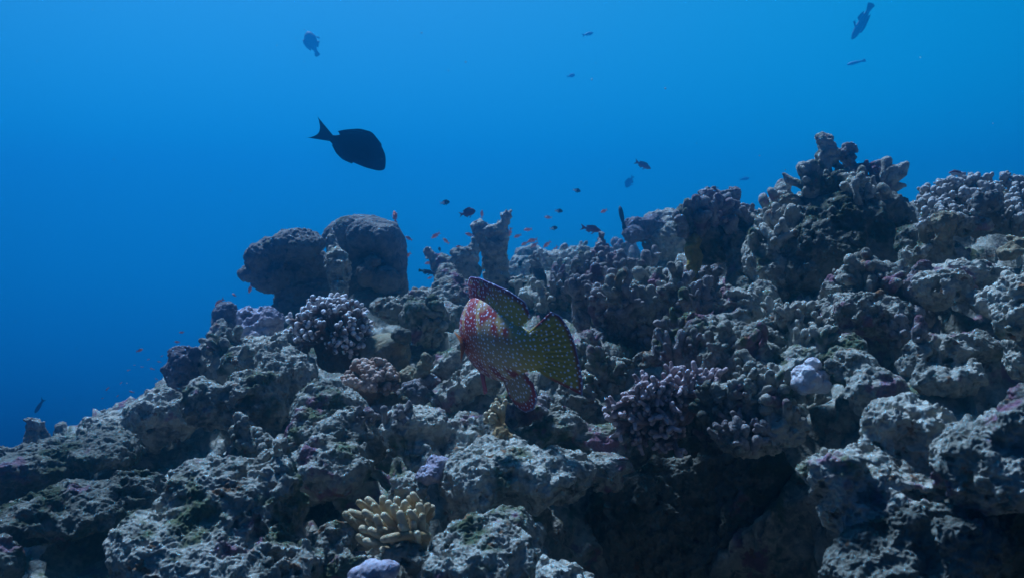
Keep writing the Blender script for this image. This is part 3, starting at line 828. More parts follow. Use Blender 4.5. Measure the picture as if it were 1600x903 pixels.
R(('reef_rock', 'dark base of rock filling the bottom right corner', 'rock',
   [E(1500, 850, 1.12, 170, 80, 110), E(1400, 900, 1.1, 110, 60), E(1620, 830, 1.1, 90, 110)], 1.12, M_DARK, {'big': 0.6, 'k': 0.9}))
for i, (name, label, cat, prims, d, mat, kw) in enumerate(ROCKS):
    rock(name, label, cat, prims, d, mat, **kw)


# ------------------------------------------------------------------ branching corals
def tube(path, rad, seg=9, cap=3):
    """rounded tube: returns V, Q, along (0..1)"""
    path = np.asarray(path, float)
    rad = np.asarray(rad, float)
    d = path[-1] - path[-2]
    d /= np.linalg.norm(d)
    pts, rr = list(path), list(rad)
    r_end = rad[-1]
    for k in range(1, cap + 1):
        a = k / cap * math.pi / 2
        pts.append(path[-1] + d * r_end * math.sin(a))
        rr.append(max(r_end * math.cos(a), r_end * 0.03))
    pts, rr = np.array(pts), np.array(rr)
    n = len(pts)
    tg = np.gradient(pts, axis=0)
    tg /= np.linalg.norm(tg, axis=1, keepdims=True)
    ref = np.array([0.3, 0.2, 1.0]) if abs(tg[0][2]) < 0.8 else np.array([1.0, 0.2, 0.1])
    s = np.cross(tg, ref)
    s /= np.linalg.norm(s, axis=1, keepdims=True)
    u = np.cross(s, tg)
    th = np.linspace(0, 2 * math.pi, seg, endpoint=False)
    V = pts[:, None] + rr[:, None, None] * (np.cos(th)[None, :, None] * s[:, None] + np.sin(th)[None, :, None] * u[:, None])
    al = np.repeat(np.linspace(0, 1, n)[:, None], seg, 1)
    ii = np.arange(n * seg).reshape(n, seg)
    j = np.roll(ii, -1, 1)
    Q = np.stack([ii[:-1].ravel(), j[:-1].ravel(), j[1:].ravel(), ii[1:].ravel()], 1)
    return V.reshape(-1, 3), Q, al.ravel()


def branch(name, parent, mat, base, tip, r0, r1, nubs=3, nub_r=0.6, nub_l=1.6, bulb=1.0, bend=0.15, bumps=0.12, spread=1.0, nub_from=0.45):
    base, tip = np.asarray(base), np.asarray(tip)
    ln = np.linalg.norm(tip - base)
    ax = (tip - base) / ln
    off = RNG.normal(size=3)
    off -= ax * (off @ ax)
    off *= ln * bend / (np.linalg.norm(off) + 1e-6)
    t = np.linspace(0, 1, 8)[:, None]
    path = base + (tip - base) * t + off * (np.sin(t * math.pi))
    rad = r0 + (r1 - r0) * t[:, 0]
    rad[-1] *= bulb
    Vs, Qs, As = [], [], []
    o = 0
    v, q, a = tube(path, rad)
    Vs.append(v); Qs.append(q); As.append(a); o += len(v)
    for k in range(nubs):
        tt = nub_from + (0.95 - nub_from) * (k + 0.5 * RNG.random()) / max(nubs, 1)
        c = base + (tip - base) * tt + off * math.sin(tt * math.pi)
        sd_ = RNG.normal(size=3)
        sd_ -= ax * (sd_ @ ax)
        sd_ /= np.linalg.norm(sd_) + 1e-6
        dr = sd_ * spread + ax * 0.75
        dr /= np.linalg.norm(dr)
        rn = (r0 + (r1 - r0) * tt) * nub_r
        v, q, a = tube(np.stack([c, c + dr * rn * nub_l * 0.9, c + dr * rn * nub_l * 1.7]), [rn * 0.95, rn, rn * bulb], 8, 3)
        Vs.append(v); Qs.append(q + o); As.append(np.maximum(tt * 0.9, a)); o += len(v)
    V = np.concatenate(Vs)
    A = np.concatenate(As)
    nz = perlin(V * (0.35 / r1)) * r1 * bumps * 2.2
    Q = np.concatenate(Qs)
    V = V + vnormals(V.astype(np.float32), Q) * nz[:, None]
    return mesh_np(name, V, Q, mat, loc=base, parent=parent, col=np.stack([A, A, A], 1))


def stub_patch(label, spots, w, h, n, r, ln, mat, name='dead_coral_colony'):
    """stubby dead coral fingers rooted in whatever reef surface lies there; spots = patch centres in photograph pixels"""
    root = None
    for k in range(n):
        cx, cy = spots[k % len(spots)]
        hit = surface(cx + RNG.uniform(-w, w), cy + RNG.uniform(-h, h))
        if hit is None:
            continue
        p, nr = hit
        d = p[1]
        if root is None:
            root = thing(name, p, label, 'coral')
        dr = np.array([0, 0, 1.0]) + nr * 0.55 + RNG.normal(size=3) * 0.28
        dr /= np.linalg.norm(dr)
        l = ln * d / F * RNG.uniform(0.55, 1.5)
        rr = r * d / F * RNG.uniform(0.7, 1.25)
        branch('finger', root, mat, p - dr * rr * 1.5, p + dr * l, rr * 1.25, rr * 0.9, nubs=int(RNG.integers(0, 4)), nub_r=0.75, nub_l=1.9, bulb=RNG.uniform(0.8, 1.15), bend=0.12, bumps=0.55, nub_from=0.25)


def surface(px, py):
    o_ = Vector(CAM)
    dv = (Vector(P(px, py, 1.0)) - o_).normalized()
    ok, loc, nr, _i, _o, _m = SC.ray_cast(DG, o_, dv)
    return (np.array(loc), np.array(nr)) if ok and loc[1] < 7 else None


def colony_base(parent, prims, d, mat, **kw):
    V, Q = sculpt(prims, d, **kw)
    return mesh_np('base', V, Q, mat, loc=parent.location, parent=parent, col=np.zeros((len(V), 3)))


def dirs(n, up=0.2, front=-0.6, lo=-0.3):
    """n evenly spread directions, biased; -y is towards the camera"""
    out = []
    i = np.arange(4 * n)
    z = 1 - 2 * (i + 0.5) / (4 * n)
    ph = i * 2.399963
    c = np.stack([np.sqrt(1 - z * z) * np.cos(ph), np.sqrt(1 - z * z) * np.sin(ph), z], 1)
    ok = c[(c[:, 2] > lo) & (c[:, 1] < 0.55)]
    pick = np.linspace(0, len(ok) - 1, n).astype(int)
    return ok[pick]


M_WT = coral_mat('white_tipped_coral', (0.18, 0.09, 0.055), (0.88, 0.85, 0.85), 0.61, 0.90)
M_CAUL = coral_mat('cauliflower_coral', (0.28, 0.16, 0.10), (0.55, 0.38, 0.31), 0.4, 0.95)
M_FING = coral_mat('cream_finger_coral', (0.30, 0.19, 0.085), (0.64, 0.51, 0.33), 0.25, 0.95, 0.35)
M_ACRO = coral_mat('purple_grey_coral', (0.24, 0.15, 0.15), (0.58, 0.47, 0.48), 0.4, 0.95)
M_BUSH = coral_mat('bushy_grey_coral', (0.22, 0.19, 0.14), (0.40, 0.37, 0.34), 0.25, 0.85)

bpy.context.view_layer.update()
DG = bpy.context.evaluated_depsgraph_get()
for lab, spots, w, h, n, r, ln, mt in [
        ('dense patch of little dead stubs above the tail of the grouper', [(885, 455), (910, 440)], 26, 16, 24, 5.5, 22, M_PURP),
        ('tall crowded dead fingers right of the grouper tail', [(925, 480), (950, 500), (970, 470)], 24, 24, 30, 7, 30, M_PURP),
        ('crowded stubs between the finger cluster and the mustard column', [(1000, 480), (1030, 460)], 30, 24, 28, 7, 26, M_ROCK),
        ('small stubs at the foot of the mustard column', [(1100, 450), (1070, 465)], 28, 18, 22, 6.5, 22, M_PURP),
        ('ragged stubs above the left half of the purple grey branching coral', [(1020, 535), (1055, 530)], 34, 24, 28, 6.5, 24, M_PURP),
        ('low ragged stubs beside the tail tip of the grouper', [(940, 585), (925, 560)], 24, 18, 22, 6, 20, M_ROCK),
        ('rough nubbly patch in the middle of the broken slope', [(1140, 535), (1180, 550)], 36, 22, 28, 6, 20, M_ROCK),
        ('nubbly patch in the shade of the massive rock', [(1230, 500), (1265, 520)], 34, 18, 24, 6.5, 18, M_PALE),
        ('spiky nubs left of the white lavender mound', [(1190, 615), (1165, 610)], 34, 24, 26, 6.5, 24, M_ROCK),
        ('nubs just under the white lavender mound', [(1262, 628), (1240, 640)], 26, 12, 16, 7, 18, M_ROCK),
        ('fringe of nubs along the lip of the black hollow', [(1130, 670), (1180, 680)], 36, 16, 24, 6, 20, M_PURP),
        ('dark stubs in the right half of the purple grey branching coral', [(1105, 635), (1085, 655)], 24, 24, 22, 7, 24, M_DARK),
        ('hazy stubs on the crest right of the bead topped tower', [(990, 410), (960, 415)], 28, 18, 26, 7, 20, M_PURP),
        ('nubs crowning the crusty rock in front of the massive rock', [(1340, 430), (1385, 445)], 26, 16, 20, 8, 20, M_ROCK),
        ('stubs on the shaded gap under the pale pitted dome', [(1440, 505), (1410, 520)], 26, 14, 16, 8, 18, M_PURP),
        ('little stubs behind the belly of the grouper', [(690, 500), (670, 530)], 26, 16, 18, 6, 18, M_ROCK),
        ('stubs behind the grouper back below the forked column', [(830, 470), (812, 490)], 22, 14, 18, 6, 20, M_PALE),
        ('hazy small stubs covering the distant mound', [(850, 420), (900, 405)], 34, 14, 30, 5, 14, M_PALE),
        ('little nubs between the lavender lump and the skyline clump', [(335, 535), (365, 540)], 22, 18, 18, 6, 18, M_ROCK),
        ('nubs on the slope in front of the saddle shaped rock', [(420, 705), (380, 690)], 30, 18, 16, 7, 18, M_ROCK),
        ('knobbly dead fingers sprouting round the foot of the summit columns', [(1285, 300), (1330, 298), (1365, 300)], 26, 12, 22, 8, 26, M_PALE),
        ('short dead fingers bristling from the skyline antler', [(1120, 335), (1080, 345), (1150, 350)], 22, 16, 22, 7, 24, M_PURP),
        ('dead fingers on the pale flank left of the massive rock', [(1220, 340), (1205, 380)], 26, 20, 18, 7, 20, M_PALE),
        ('small nubs under the tan draped coral by the dark crevice', [(610, 655), (580, 650)], 26, 10, 14, 6, 14, M_PURP)]:
    stub_patch(lab, spots, w, h, n, r, ln, mt)

# white tipped coral
c0 = P(524, 530, 2.42)
t = thing('branching_coral', P(526, 575, 2.42), 'dome of brown branches with swollen white tips below the lumpy boulder coral', 'coral')
colony_base(t, [E(526, 532, 2.46, 36, 36), E(535, 560, 2.46, 40, 24)], 2.45, M_WT, big=0.2, k=0.4)
for dv in dirs(84, lo=-0.25):
    sc = np.array([78, 62, 72]) * 2.42 / F * RNG.uniform(0.85, 1.05)
    if dv[0] > 0.55:
        sc[0] *= 0.75
    tip = c0 + dv * sc
    base = c0 + dv * sc * 0.25 + RNG.normal(size=3) * 0.006
    branch('branch', t, M_WT, base, tip, 0.0060, 0.0056, nubs=5, nub_r=0.78, nub_l=2.5, bulb=1.35, nub_from=0.42)

# tan cauliflower coral
c0 = P(578, 600, 2.2)
t = thing('cauliflower_coral', P(578, 635, 2.2), 'small pinkish tan cauliflower coral with rounded frilly tips, on the draped coral', 'coral')
colony_base(t, [E(580, 605, 2.22, 24, 26)], 2.2, M_CAUL, big=0.15, k=0.4)
for dv in dirs(34, lo=-0.2):
    sc = np.array([42, 30, 36]) * 2.2 / F * RNG.uniform(0.85, 1.1)
    branch('branch', t, M_CAUL, c0 + dv * sc * 0.4, c0 + dv * sc, 0.008, 0.0095, nubs=6, nub_r=0.62, nub_l=1.3, bulb=1.05, bumps=0.3, nub_from=0.6)

# cream finger coral
c0 = P(622, 838, 1.5)
t = thing('finger_coral', P(620, 865, 1.5), 'large cream finger coral with stout blunt fingers near the bottom edge', 'coral')
colony_base(t, [E(622, 835, 1.55, 44, 26), E(640, 812, 1.58, 30, 36)], 1.5, M_FING, big=0.2, k=0.4)
fg = [(548, 800), (540, 803), (562, 785), (575, 780), (585, 790), (598, 778), (607, 785), (620, 780), (632, 786), (645, 772), (655, 785), (640, 800), (625, 802), (612, 800), (600, 805), (588, 808), (576, 812),
      (570, 800), (556, 815), (566, 826), (580, 828), (595, 826), (610, 822), (628, 822), (645, 818), (660, 806), (664, 822), (652, 834), (636, 836), (560, 838), (572, 845), (586, 846), (600, 842), (616, 838), (655, 790),
      (662, 838), (590, 858), (582, 862), (655, 850), (548, 812), (640, 778), (668, 790), (616, 792), (597, 816), (650, 800)]
for x, y in fg:
    dx, dy = (x - 622) / 70, (y - 832) / 50
    dd = 1.47 - 0.085 * math.sqrt(max(0, 1 - dx * dx - dy * dy * 0.8)) + RNG.uniform(-0.022, 0.022)
    tip = P(x, y, dd)
    dv = np.array([dx * 1.0 - 0.35, -0.35, -dy * 0.9 + 0.5]) + RNG.normal(size=3) * 0.12
    base = tip - dv / np.linalg.norm(dv) * RNG.uniform(0.055, 0.085)
    branch('finger', t, M_FING, base, tip, 0.0074, 0.0064, nubs=0 if RNG.random() < 0.7 else 1, nub_r=0.9, nub_l=2.4, bulb=0.95, bend=0.13, bumps=0.10, nub_from=0.3)

# small cream fingers
c0 = P(782, 658, 1.64)
t = thing('finger_coral', P(782, 675, 1.65), 'tuft of small pale cream coral fingers just below the grouper\'s hind fin', 'coral')
colony_base(t, [E(785, 662, 1.66, 9, 9), E(786, 690, 1.72, 14, 26)], 1.65, M_FING, big=0.1, k=0.3)
for k in range(22):
    an_ = math.radians(RNG.uniform(75, 215))
    q = RNG.uniform(15, 33)
    x, y = 784 + q * math.cos(an_) * 0.8, 656 - q * math.sin(an_)
    tip = P(x, y, 1.60 + 0.0011 * q + RNG.uniform(-0.008, 0.008))
    branch('finger', t, M_FING, P(784 + (x - 784) * 0.15, 660 + (y - 656) * 0.15, 1.645), tip, 0.0058, 0.0046, nubs=0, bend=0.1, bumps=0.08)

# purple grey branching coral
t = thing('branching_coral', P(1045, 690, 1.95), 'purple grey coral whose knobby branches spread and droop over the black hollow', 'coral')
colony_base(t, [E(1040, 640, 1.98, 50, 34), E(1085, 615, 1.98, 40, 26), E(1000, 645, 1.96, 26, 22)], 1.95, M_ACRO, big=0.35, k=0.7)
ends = [(944, 640), (948, 652), (958, 635), (962, 662), (975, 622), (985, 612), (1000, 600), (1004, 588), (1015, 605), (1020, 590), (1035, 598), (1030, 612), (1055, 575), (1058, 590), (1075, 580), (1082, 592), (1095, 578), (1100, 590),
        (1112, 584), (1125, 580), (1120, 595), (1070, 605), (1045, 612), (990, 632), (975, 645), (985, 655), (965, 675), (1012, 640), (1016, 655), (1030, 650), (1045, 672), (1040, 682), (1022, 700), (990, 692), (1000, 700), (1064, 712), (1052, 665),
        (1025, 625), (1050, 630), (1062, 645), (1085, 612), (1005, 620), (960, 650), (1105, 605)]
for x, y in ends:
    bx, by = 1045 + (x - 1045) * 0.45 + RNG.uniform(-8, 8), 640 + (y - 640) * 0.4 + RNG.uniform(-6, 6)
    tip = P(x, y, 1.86 + 0.05 * RNG.random() - 0.03 * math.exp(-((x - 1030) ** 2 + (y - 650) ** 2) / 2000))
    branch('branch', t, M_ACRO, P(bx, by, 1.95), tip, 0.0085, 0.0058, nubs=7, nub_r=0.78, nub_l=2.6, bulb=0.95, bumps=0.15, nub_from=0.25)

# bushy coral on the right skyline
t = thing('bushy_coral', P(1535, 370, 2.2), 'bushy grey coral of warty clubs on the right skyline', 'coral')
colony_base(t, [E(1540, 335, 2.3, 84, 36), E(1490, 330, 2.28, 40, 20), E(1600, 330, 2.3, 50, 40)], 2.25, M_BUSH, big=0.3, k=0.6)
for k in range(88):
    x = RNG.uniform(1436, 1612)
    topy = 305 - 32 * math.sqrt(max(0, 1 - ((x - 1545) / 115) ** 2)) if abs(x - 1545) < 115 else 305
    y = topy + (RNG.random() ** 1.3) * 62
    dd = 2.22 - 0.0016 * (y - topy) * 1.2
    tip = P(x, y, dd)
    base = P(x + RNG.uniform(-8, 8) + (1540 - x) * 0.12, y + 30, dd + 0.05)
    branch('club', t, M_BUSH, base, tip, 0.0095, 0.0098, nubs=11, nub_r=0.5, nub_l=1.7, bulb=0.9, bumps=0.25, nub_from=0.3)

# tan lobes at the right edge
R2 = [('plate_coral', 'tan knobby lobes below the bushy coral at the right border', 'coral',
       [T(1598, 350, 2.0, 1562, 370, 2.0, 12, 9), E(1566, 358, 2.0, 10, 9), T(1604, 378, 1.97, 1572, 394, 1.95, 13, 8), E(1585, 394, 1.93, 18, 7), E(1600, 342, 2.05, 16, 11), E(1582, 372, 1.98, 10, 8), E(1548, 366, 2.0, 8, 7)], 2.0, M_TAN,
       {'noise': smooth_noise(0.011, 24, 0.01), 'fine': 0.7, 'smooth': 0.008}),
      ('reef_rock', 'smooth round boss in front of the bushy coral clubs', 'rock',
       [E(1540, 315, 2.12, 22, 18), E(1530, 330, 2.12, 14, 12)], 2.1, M_BOULD, {'big': 0.12, 'k': 0.5}),
      ('reef_rock', 'folded pale ribs between the mushroom stub and the tan lobes', 'rock',
       [T(1500, 345, 2.12, 1545, 350, 2.1, 14, 12), T(1500, 365, 2.08, 1560, 362, 2.06, 12, 12), T(1500, 380, 2.05, 1550, 380, 2.03, 9, 12)], 2.1, M_PALE, {'big': 0.2, 'k': 0.7, 'smooth': 0.01})]
for name, label, cat, prims, d, mat, kw in R2:
    rock(name, label, cat, prims, d, mat, **kw)


# ------------------------------------------------------------------ fish
class FB:
    """Fish builder: pieces in fish space (s along the body nose->tail in body lengths, a sideways, h up), mapped through a spine."""

    def __init__(self, spine):
        self.spine = spine
        self.V, self.Q, self.C, self.U = [], [], [], []
        self.n = 0

    def add(self, S, A, H, quads, col, uv=None):
        X = self.spine(S.ravel(), A.ravel(), H.ravel())
        self.V.append(X)
        self.Q.append(quads + self.n)
        c = np.broadcast_to(np.asarray(col, np.float32), (X.shape[0], 3)) if np.ndim(col) < 2 else col
        self.C.append(c)
        self.U.append(np.stack([S.ravel(), H.ravel()], 1) if uv is None else uv)
        self.n += len(X)
        return self

    def body(self, st, top, bot, wid, col, ns=56, nc=28, s1=0.84, power=1.0, slim=0.0, soften=2):
        s = np.linspace(0, 1, ns) ** 1.15 * s1
        t_ = np.interp(s, st, top)
        b_ = np.interp(s, st, bot)
        w_ = np.interp(s, st, wid)
        # soften the polyline profile
        for _ in range(soften):
            for arr in (t_, b_, w_):
                arr[1:-1] = (arr[:-2] + 2 * arr[1:-1] + arr[2:]) / 4
        th = np.linspace(0, 2 * math.pi, nc, endpoint=False)
        cy = np.sign(np.cos(th)) * np.abs(np.cos(th)) ** power
        sy = np.sin(th)
        S = np.repeat(s[:, None], nc, 1)
        Hh = (t_ + b_)[:, None] / 2 + (t_ - b_)[:, None] / 2 * sy[None]
        A = w_[:, None] * (cy * (1 - slim * np.maximum(0, sy) ** 2))[None]
        ii = np.arange(ns * nc).reshape(ns, nc)
        j = np.roll(ii, -1, 1)
        Q = np.stack([ii[:-1].ravel(), ii[1:].ravel(), j[1:].ravel(), j[:-1].ravel()], 1)
        c = col(S.ravel(), Hh.ravel(), np.repeat((sy)[None], ns, 0).ravel()) if callable(col) else col
        return self.add(S, A, Hh, Q, c)

    def fin(self, base, tip, col, th=0.006, n=26, m=10, wave=0.0, a0=0.0, a1=0.0, rib=0.0):
        """ruled fin between a base line and a tip line [(s,h),...], th thick at the base"""
        def rs(pl):
            pl = np.asarray(pl, float)
            d = np.concatenate([[0], np.cumsum(np.linalg.norm(np.diff(pl, axis=0), axis=1))])
            q = np.linspace(0, d[-1], n)
            r = np.stack([np.interp(q, d, pl[:, k]) for k in range(2)], 1)
            for _ in range(2):
                r[1:-1] = (r[:-2] + 2 * r[1:-1] + r[2:]) / 4
            return r
        b_, t_ = rs(base), rs(tip)
        v = np.linspace(0, 1, m)[None, :, None]
        G = b_[:, None] * (1 - v) + t_[:, None] * v
        S, H = G[..., 0], G[..., 1]
        vv = np.repeat(v[..., 0], n, 0)
        uu_ = np.repeat(np.linspace(0, 1, n)[:, None], m, 1)
        mid = a0 + (a1 - a0) * vv + wave * np.sin(uu_ * 9 + vv * 2) * vv
        half = th * (1 - 0.8 * vv) * 0.5 * (1 + rib * np.sin(uu_ * n * 1.57)) * np.minimum(1, np.minimum(uu_, 1 - uu_) * 14 + 0.12)
        edge = np.minimum(np.minimum(1 - vv, 1), np.minimum(uu_ * 3 + 0.0, (1 - uu_) * 3))
        S2 = np.stack([S, S])
        H2 = np.stack([H, H])
        A2 = np.stack([mid + half, mid - half])
        k0 = np.arange(n * m).reshape(n, m)
        k1 = k0 + n * m
        q = [np.stack([k0[:-1, :-1].ravel(), k0[1:, :-1].ravel(), k0[1:, 1:].ravel(), k0[:-1, 1:].ravel()], 1),
             np.stack([k1[:-1, :-1].ravel(), k1[:-1, 1:].ravel(), k1[1:, 1:].ravel(), k1[1:, :-1].ravel()], 1)]
        rim = np.concatenate([k0[:, 0], k0[-1, 1:], k0[::-1, -1][1:], k0[0, ::-1][1:]])
        rim1 = rim + n * m
        q.append(np.stack([rim[:-1], rim1[:-1], rim1[1:], rim[1:]], 1))
        if callable(col):
            c = np.concatenate([col(uu_.ravel(), vv.ravel(), S.ravel(), H.ravel())] * 2)
        else:
            c = col
        return self.add(S2, A2, H2, np.concatenate(q), c)

    def ball(self, s, a, h, r, col, k=8):
        th = np.linspace(0, math.pi, k)
        ph = np.linspace(0, 2 * math.pi, k * 2, endpoint=False)
        S = s + r * np.cos(th)[:, None] * np.ones(k * 2)[None]
        A = a + r * 0.5 * np.sin(th)[:, None] * np.cos(ph)[None]
        H = h + r * np.sin(th)[:, None] * np.sin(ph)[None]
        ii = np.arange(k * k * 2).reshape(k, k * 2)
        j = np.roll(ii, -1, 1)
        return self.add(S, A, H, np.stack([ii[:-1].ravel(), j[:-1].ravel(), j[1:].ravel(), ii[1:].ravel()], 1), col)

    def out(self, name, mat, loc=None, parent=None):
        return mesh_np(name, np.concatenate(self.V), np.concatenate(self.Q), mat, loc, parent, np.concatenate(self.C), np.concatenate(self.U))


def fish_mat(name, rough=0.55, spots=0.0, spot_r=0.2, spot_col=(0.70, 0.75, 0.90)):
    m, t, b = new_mat(name)
    a = N(t, 'ShaderNodeVertexColor', layer_name='pig')
    b.inputs['Roughness'].default_value = rough
    b.inputs['Specular IOR Level'].default_value = 0.3
    c = a.outputs[0]
    if spots:
        uvn = N(t, 'ShaderNodeUVMap', uv_map='UVMap')
        v = N(t, 'ShaderNodeTexVoronoi', voronoi_dimensions='2D')
        v.inputs['Scale'].default_value = spots
        v.inputs['Randomness'].default_value = 0.72
        t.links.new(uvn.outputs[0], v.inputs['Vector'])
        r = N(t, 'ShaderNodeMapRange', interpolation_type='SMOOTHSTEP')
        r.inputs['From Min'].default_value = spot_r * 1.2
        r.inputs['From Max'].default_value = spot_r * 0.8
        sc_ = N(t, 'ShaderNodeSeparateColor')
        t.links.new(v.outputs['Color'], sc_.inputs[0])
        vr = N(t, 'ShaderNodeMapRange')                      # spots of unequal size
        vr.inputs['To Min'].default_value = 0.85
        vr.inputs['To Max'].default_value = 1.5
        t.links.new(sc_.outputs[0], vr.inputs['Value'])
        md = N(t, 'ShaderNodeMath', operation='MULTIPLY')
        t.links.new(v.outputs['Distance'], md.inputs[0])
        t.links.new(vr.outputs[0], md.inputs[1])
        t.links.new(md.outputs[0], r.inputs['Value'])
        c = mixc(t, r.outputs[0], c, spot_col)
    t.links.new(c, b.inputs['Base Color'])
    if spots:
        v2 = N(t, 'ShaderNodeTexVoronoi', voronoi_dimensions='2D')
        v2.inputs['Scale'].default_value = 150
        t.links.new(uvn.outputs[0], v2.inputs['Vector'])
        bp = N(t, 'ShaderNodeBump')
        bp.inputs['Strength'].default_value = 0.25
        bp.inputs['Distance'].default_value = 0.001
        t.links.new(v2.outputs['Distance'], bp.inputs['Height'])
        t.links.new(bp.outputs[0], b.inputs['Normal'])
    return m


def straight_spine(Ln, head, up=(0, 0, 1), bend=0.0, origin=(0, 0, 0)):
    """fish of length Ln centred on origin, nose along `head`"""
    X = np.asarray(head, float)
    X = X / np.linalg.norm(X)
    Z = np.asarray(up, float)
    Z = Z - X * (Z @ X)
    Z /= np.linalg.norm(Z)
    Yv = np.cross(Z, X)
    O = np.asarray(origin, float)

    def f(s, a, h):
        a = a + bend * np.maximum(0, s - 0.4) ** 2
        return O + Ln * ((0.5 - s)[:, None] * X + a[:, None] * Yv + h[:, None] * Z)
    return f


# ---- spotted grouper, seen from behind as it swims off; the body turns, the tail sweeps towards the right
GL = 0.41
sg = np.linspace(0, 1.02, 120)
ang = np.radians(np.interp(sg, [0, 0.24, 0.36, 0.62, 0.74, 0.88, 1.0], [-88, -84, -64, -56, -42, -14, -6]))     # direction nose -> tail in plan (x right, y away)
dx_, dy_ = np.cos(ang) * GL, np.sin(ang) * GL
ds = sg[1] - sg[0]
gx = np.concatenate([[0], np.cumsum((dx_[1:] + dx_[:-1]) / 2 * ds)])
gy = np.concatenate([[0], np.cumsum((dy_[1:] + dy_[:-1]) / 2 * ds)])
gz = np.interp(sg, [0, 0.3, 0.6, 0.85, 1.0], [0.03, 0.02, 0.008, 0.0, 0.002])
anchor = P(842, 550, 1.75)
k8 = np.argmin(abs(sg - 0.82))
gx += anchor[0] - gx[k8]
gy += anchor[1] - gy[k8]
gz += anchor[2] - gz[k8]


def grouper_spine(s, a, h):
    x = np.interp(s, sg, gx)
    y = np.interp(s, sg, gy)
    z = np.interp(s, sg, gz)
    an = np.interp(s, sg, ang)
    lean = 0.32
    side = np.stack([np.sin(an), -np.cos(an), np.zeros_like(an)], 1)
    upv = np.stack([-lean * np.ones_like(an) * 0.6, np.zeros_like(an), np.ones_like(an)], 1)
    return np.stack([x, y, z], 1) + GL * (a[:, None] * side + h[:, None] * upv)


def lerp(a, b, t):
    t = np.clip(t, 0, 1)[:, None]
    return np.asarray(a) * (1 - t) + np.asarray(b) * t


def sstep(x, a, b):
    t = np.clip((x - a) / (b - a), 0, 1)
    return t * t * (3 - 2 * t)


OLIVE, PINK, RED, YEL, MAROON = (0.44, 0.33, 0.03), (0.40, 0.115, 0.085), (0.36, 0.014, 0.014), (0.56, 0.40, 0.14), (0.24, 0.006, 0.02)
GREYOL = (0.43, 0.30, 0.15)


def g_body_col(S, H, sy):
    c = lerp(PINK, GREYOL, sstep(S, 0.38, 0.60))
    c = c * (1 - sstep(S, 0.62, 0.85)[:, None]) + np.asarray(OLIVE) * sstep(S, 0.62, 0.85)[:, None]
    pt = np.stack([S, H, S * 0], 1)
    nz = perlin(pt * 9 + 4.2) + 0.5 * perlin(pt * 20 + 1.7)
    up = sstep(H, 0.0, 0.09)
    red = np.maximum(up, 0.75 * sstep(-S, -0.42, -0.30)) * sstep(nz, -0.26, -0.06) * (1 - sstep(S, 0.68, 0.76))
    c = c * (1 - red[:, None]) + np.asarray(RED) * red[:, None]
    bars = sstep(np.abs((S - 0.5) * 9 + H * 3 - np.round((S - 0.5) * 9 + H * 3)), 0.30, 0.22) * sstep(-H, 0.09, 0.12)
    c = c * (1 - bars[:, None]) + np.asarray(MAROON) * bars[:, None]
    pale = sstep(np.abs(np.sin(S * 21 + H * 8)), 0.93, 0.99) * up * (1 - sstep(S, 0.7, 0.8))
    c = c * (1 - 0.8 * pale[:, None]) + np.asarray(YEL) * 0.8 * pale[:, None]
    return c


def fin_col(inner, root, edge=MAROON, e0=0.80, band=True, sides=0.1):
    def f(u, v, S, H):
        c = lerp(root, inner, v * 1.6)
        ray = 0.85 + 0.15 * np.sin(u * 90)
        c = c * ray[:, None]
        e = sstep(v, e0, e0 + 0.1)
        if sides:
            e = np.maximum(e, np.maximum(sstep(-u, -sides, -sides * 0.4), sstep(u, 1 - sides, 1 - sides * 0.4)) * sstep(v, 0.1, 0.5))
        c = c * (1 - e[:, None]) + np.asarray(edge) * e[:, None]
        w = sstep(v, 0.965, 0.985)
        c = c * (1 - w[:, None]) + np.asarray((0.20, 0.26, 0.5)) * w[:, None]
        return c
    return f


M_GROUPER = fish_mat('grouper_skin', 0.5, 43, 0.23)
M_GFIN = fish_mat('grouper_fin', 0.55, 40, 0.22)
M_GPLAIN = fish_mat('grouper_plain_fin', 0.55)
gb = FB(grouper_spine)
st = [0, 0.02, 0.08, 0.16, 0.26, 0.38, 0.50, 0.62, 0.72, 0.80, 0.86]
gb.body(st, [-0.02, 0.01, 0.07, 0.145, 0.20, 0.222, 0.208, 0.165, 0.122, 0.098, 0.096], [-0.03, -0.06, -0.10, -0.15, -0.185, -0.20, -0.195, -0.158, -0.108, -0.088, -0.092],
        [0.004, 0.03, 0.06, 0.085, 0.10, 0.104, 0.095, 0.07, 0.042, 0.024, 0.008], g_body_col, ns=90, nc=48, s1=0.86, slim=0.45)
GROOT = thing('grouper', P(800, 600, 1.8), 'reddish grouper covered in pale blue spots, seen from behind with its tail fanned', 'fish')
gb.out('body', M_GROUPER, GROOT.location, GROOT)


def dorsal_col(u, v, S, H):
    c = lerp((0.42, 0.28, 0.10), OLIVE, u)
    pt = np.stack([S, H, S * 0], 1)
    red = (1 - sstep(u, 0.45, 0.85)) * sstep(perlin(pt * 12 + 2.2), -0.30, -0.08)
    c = c * (1 - red[:, None]) + np.asarray(RED) * red[:, None]
    e = sstep(v, 0.72, 0.92)
    c = c * (1 - e[:, None]) + np.asarray(MAROON) * e[:, None]
    w = sstep(v, 0.965, 0.985)
    return c * (1 - w[:, None]) + np.asarray((0.18, 0.2, 0.42)) * w[:, None]


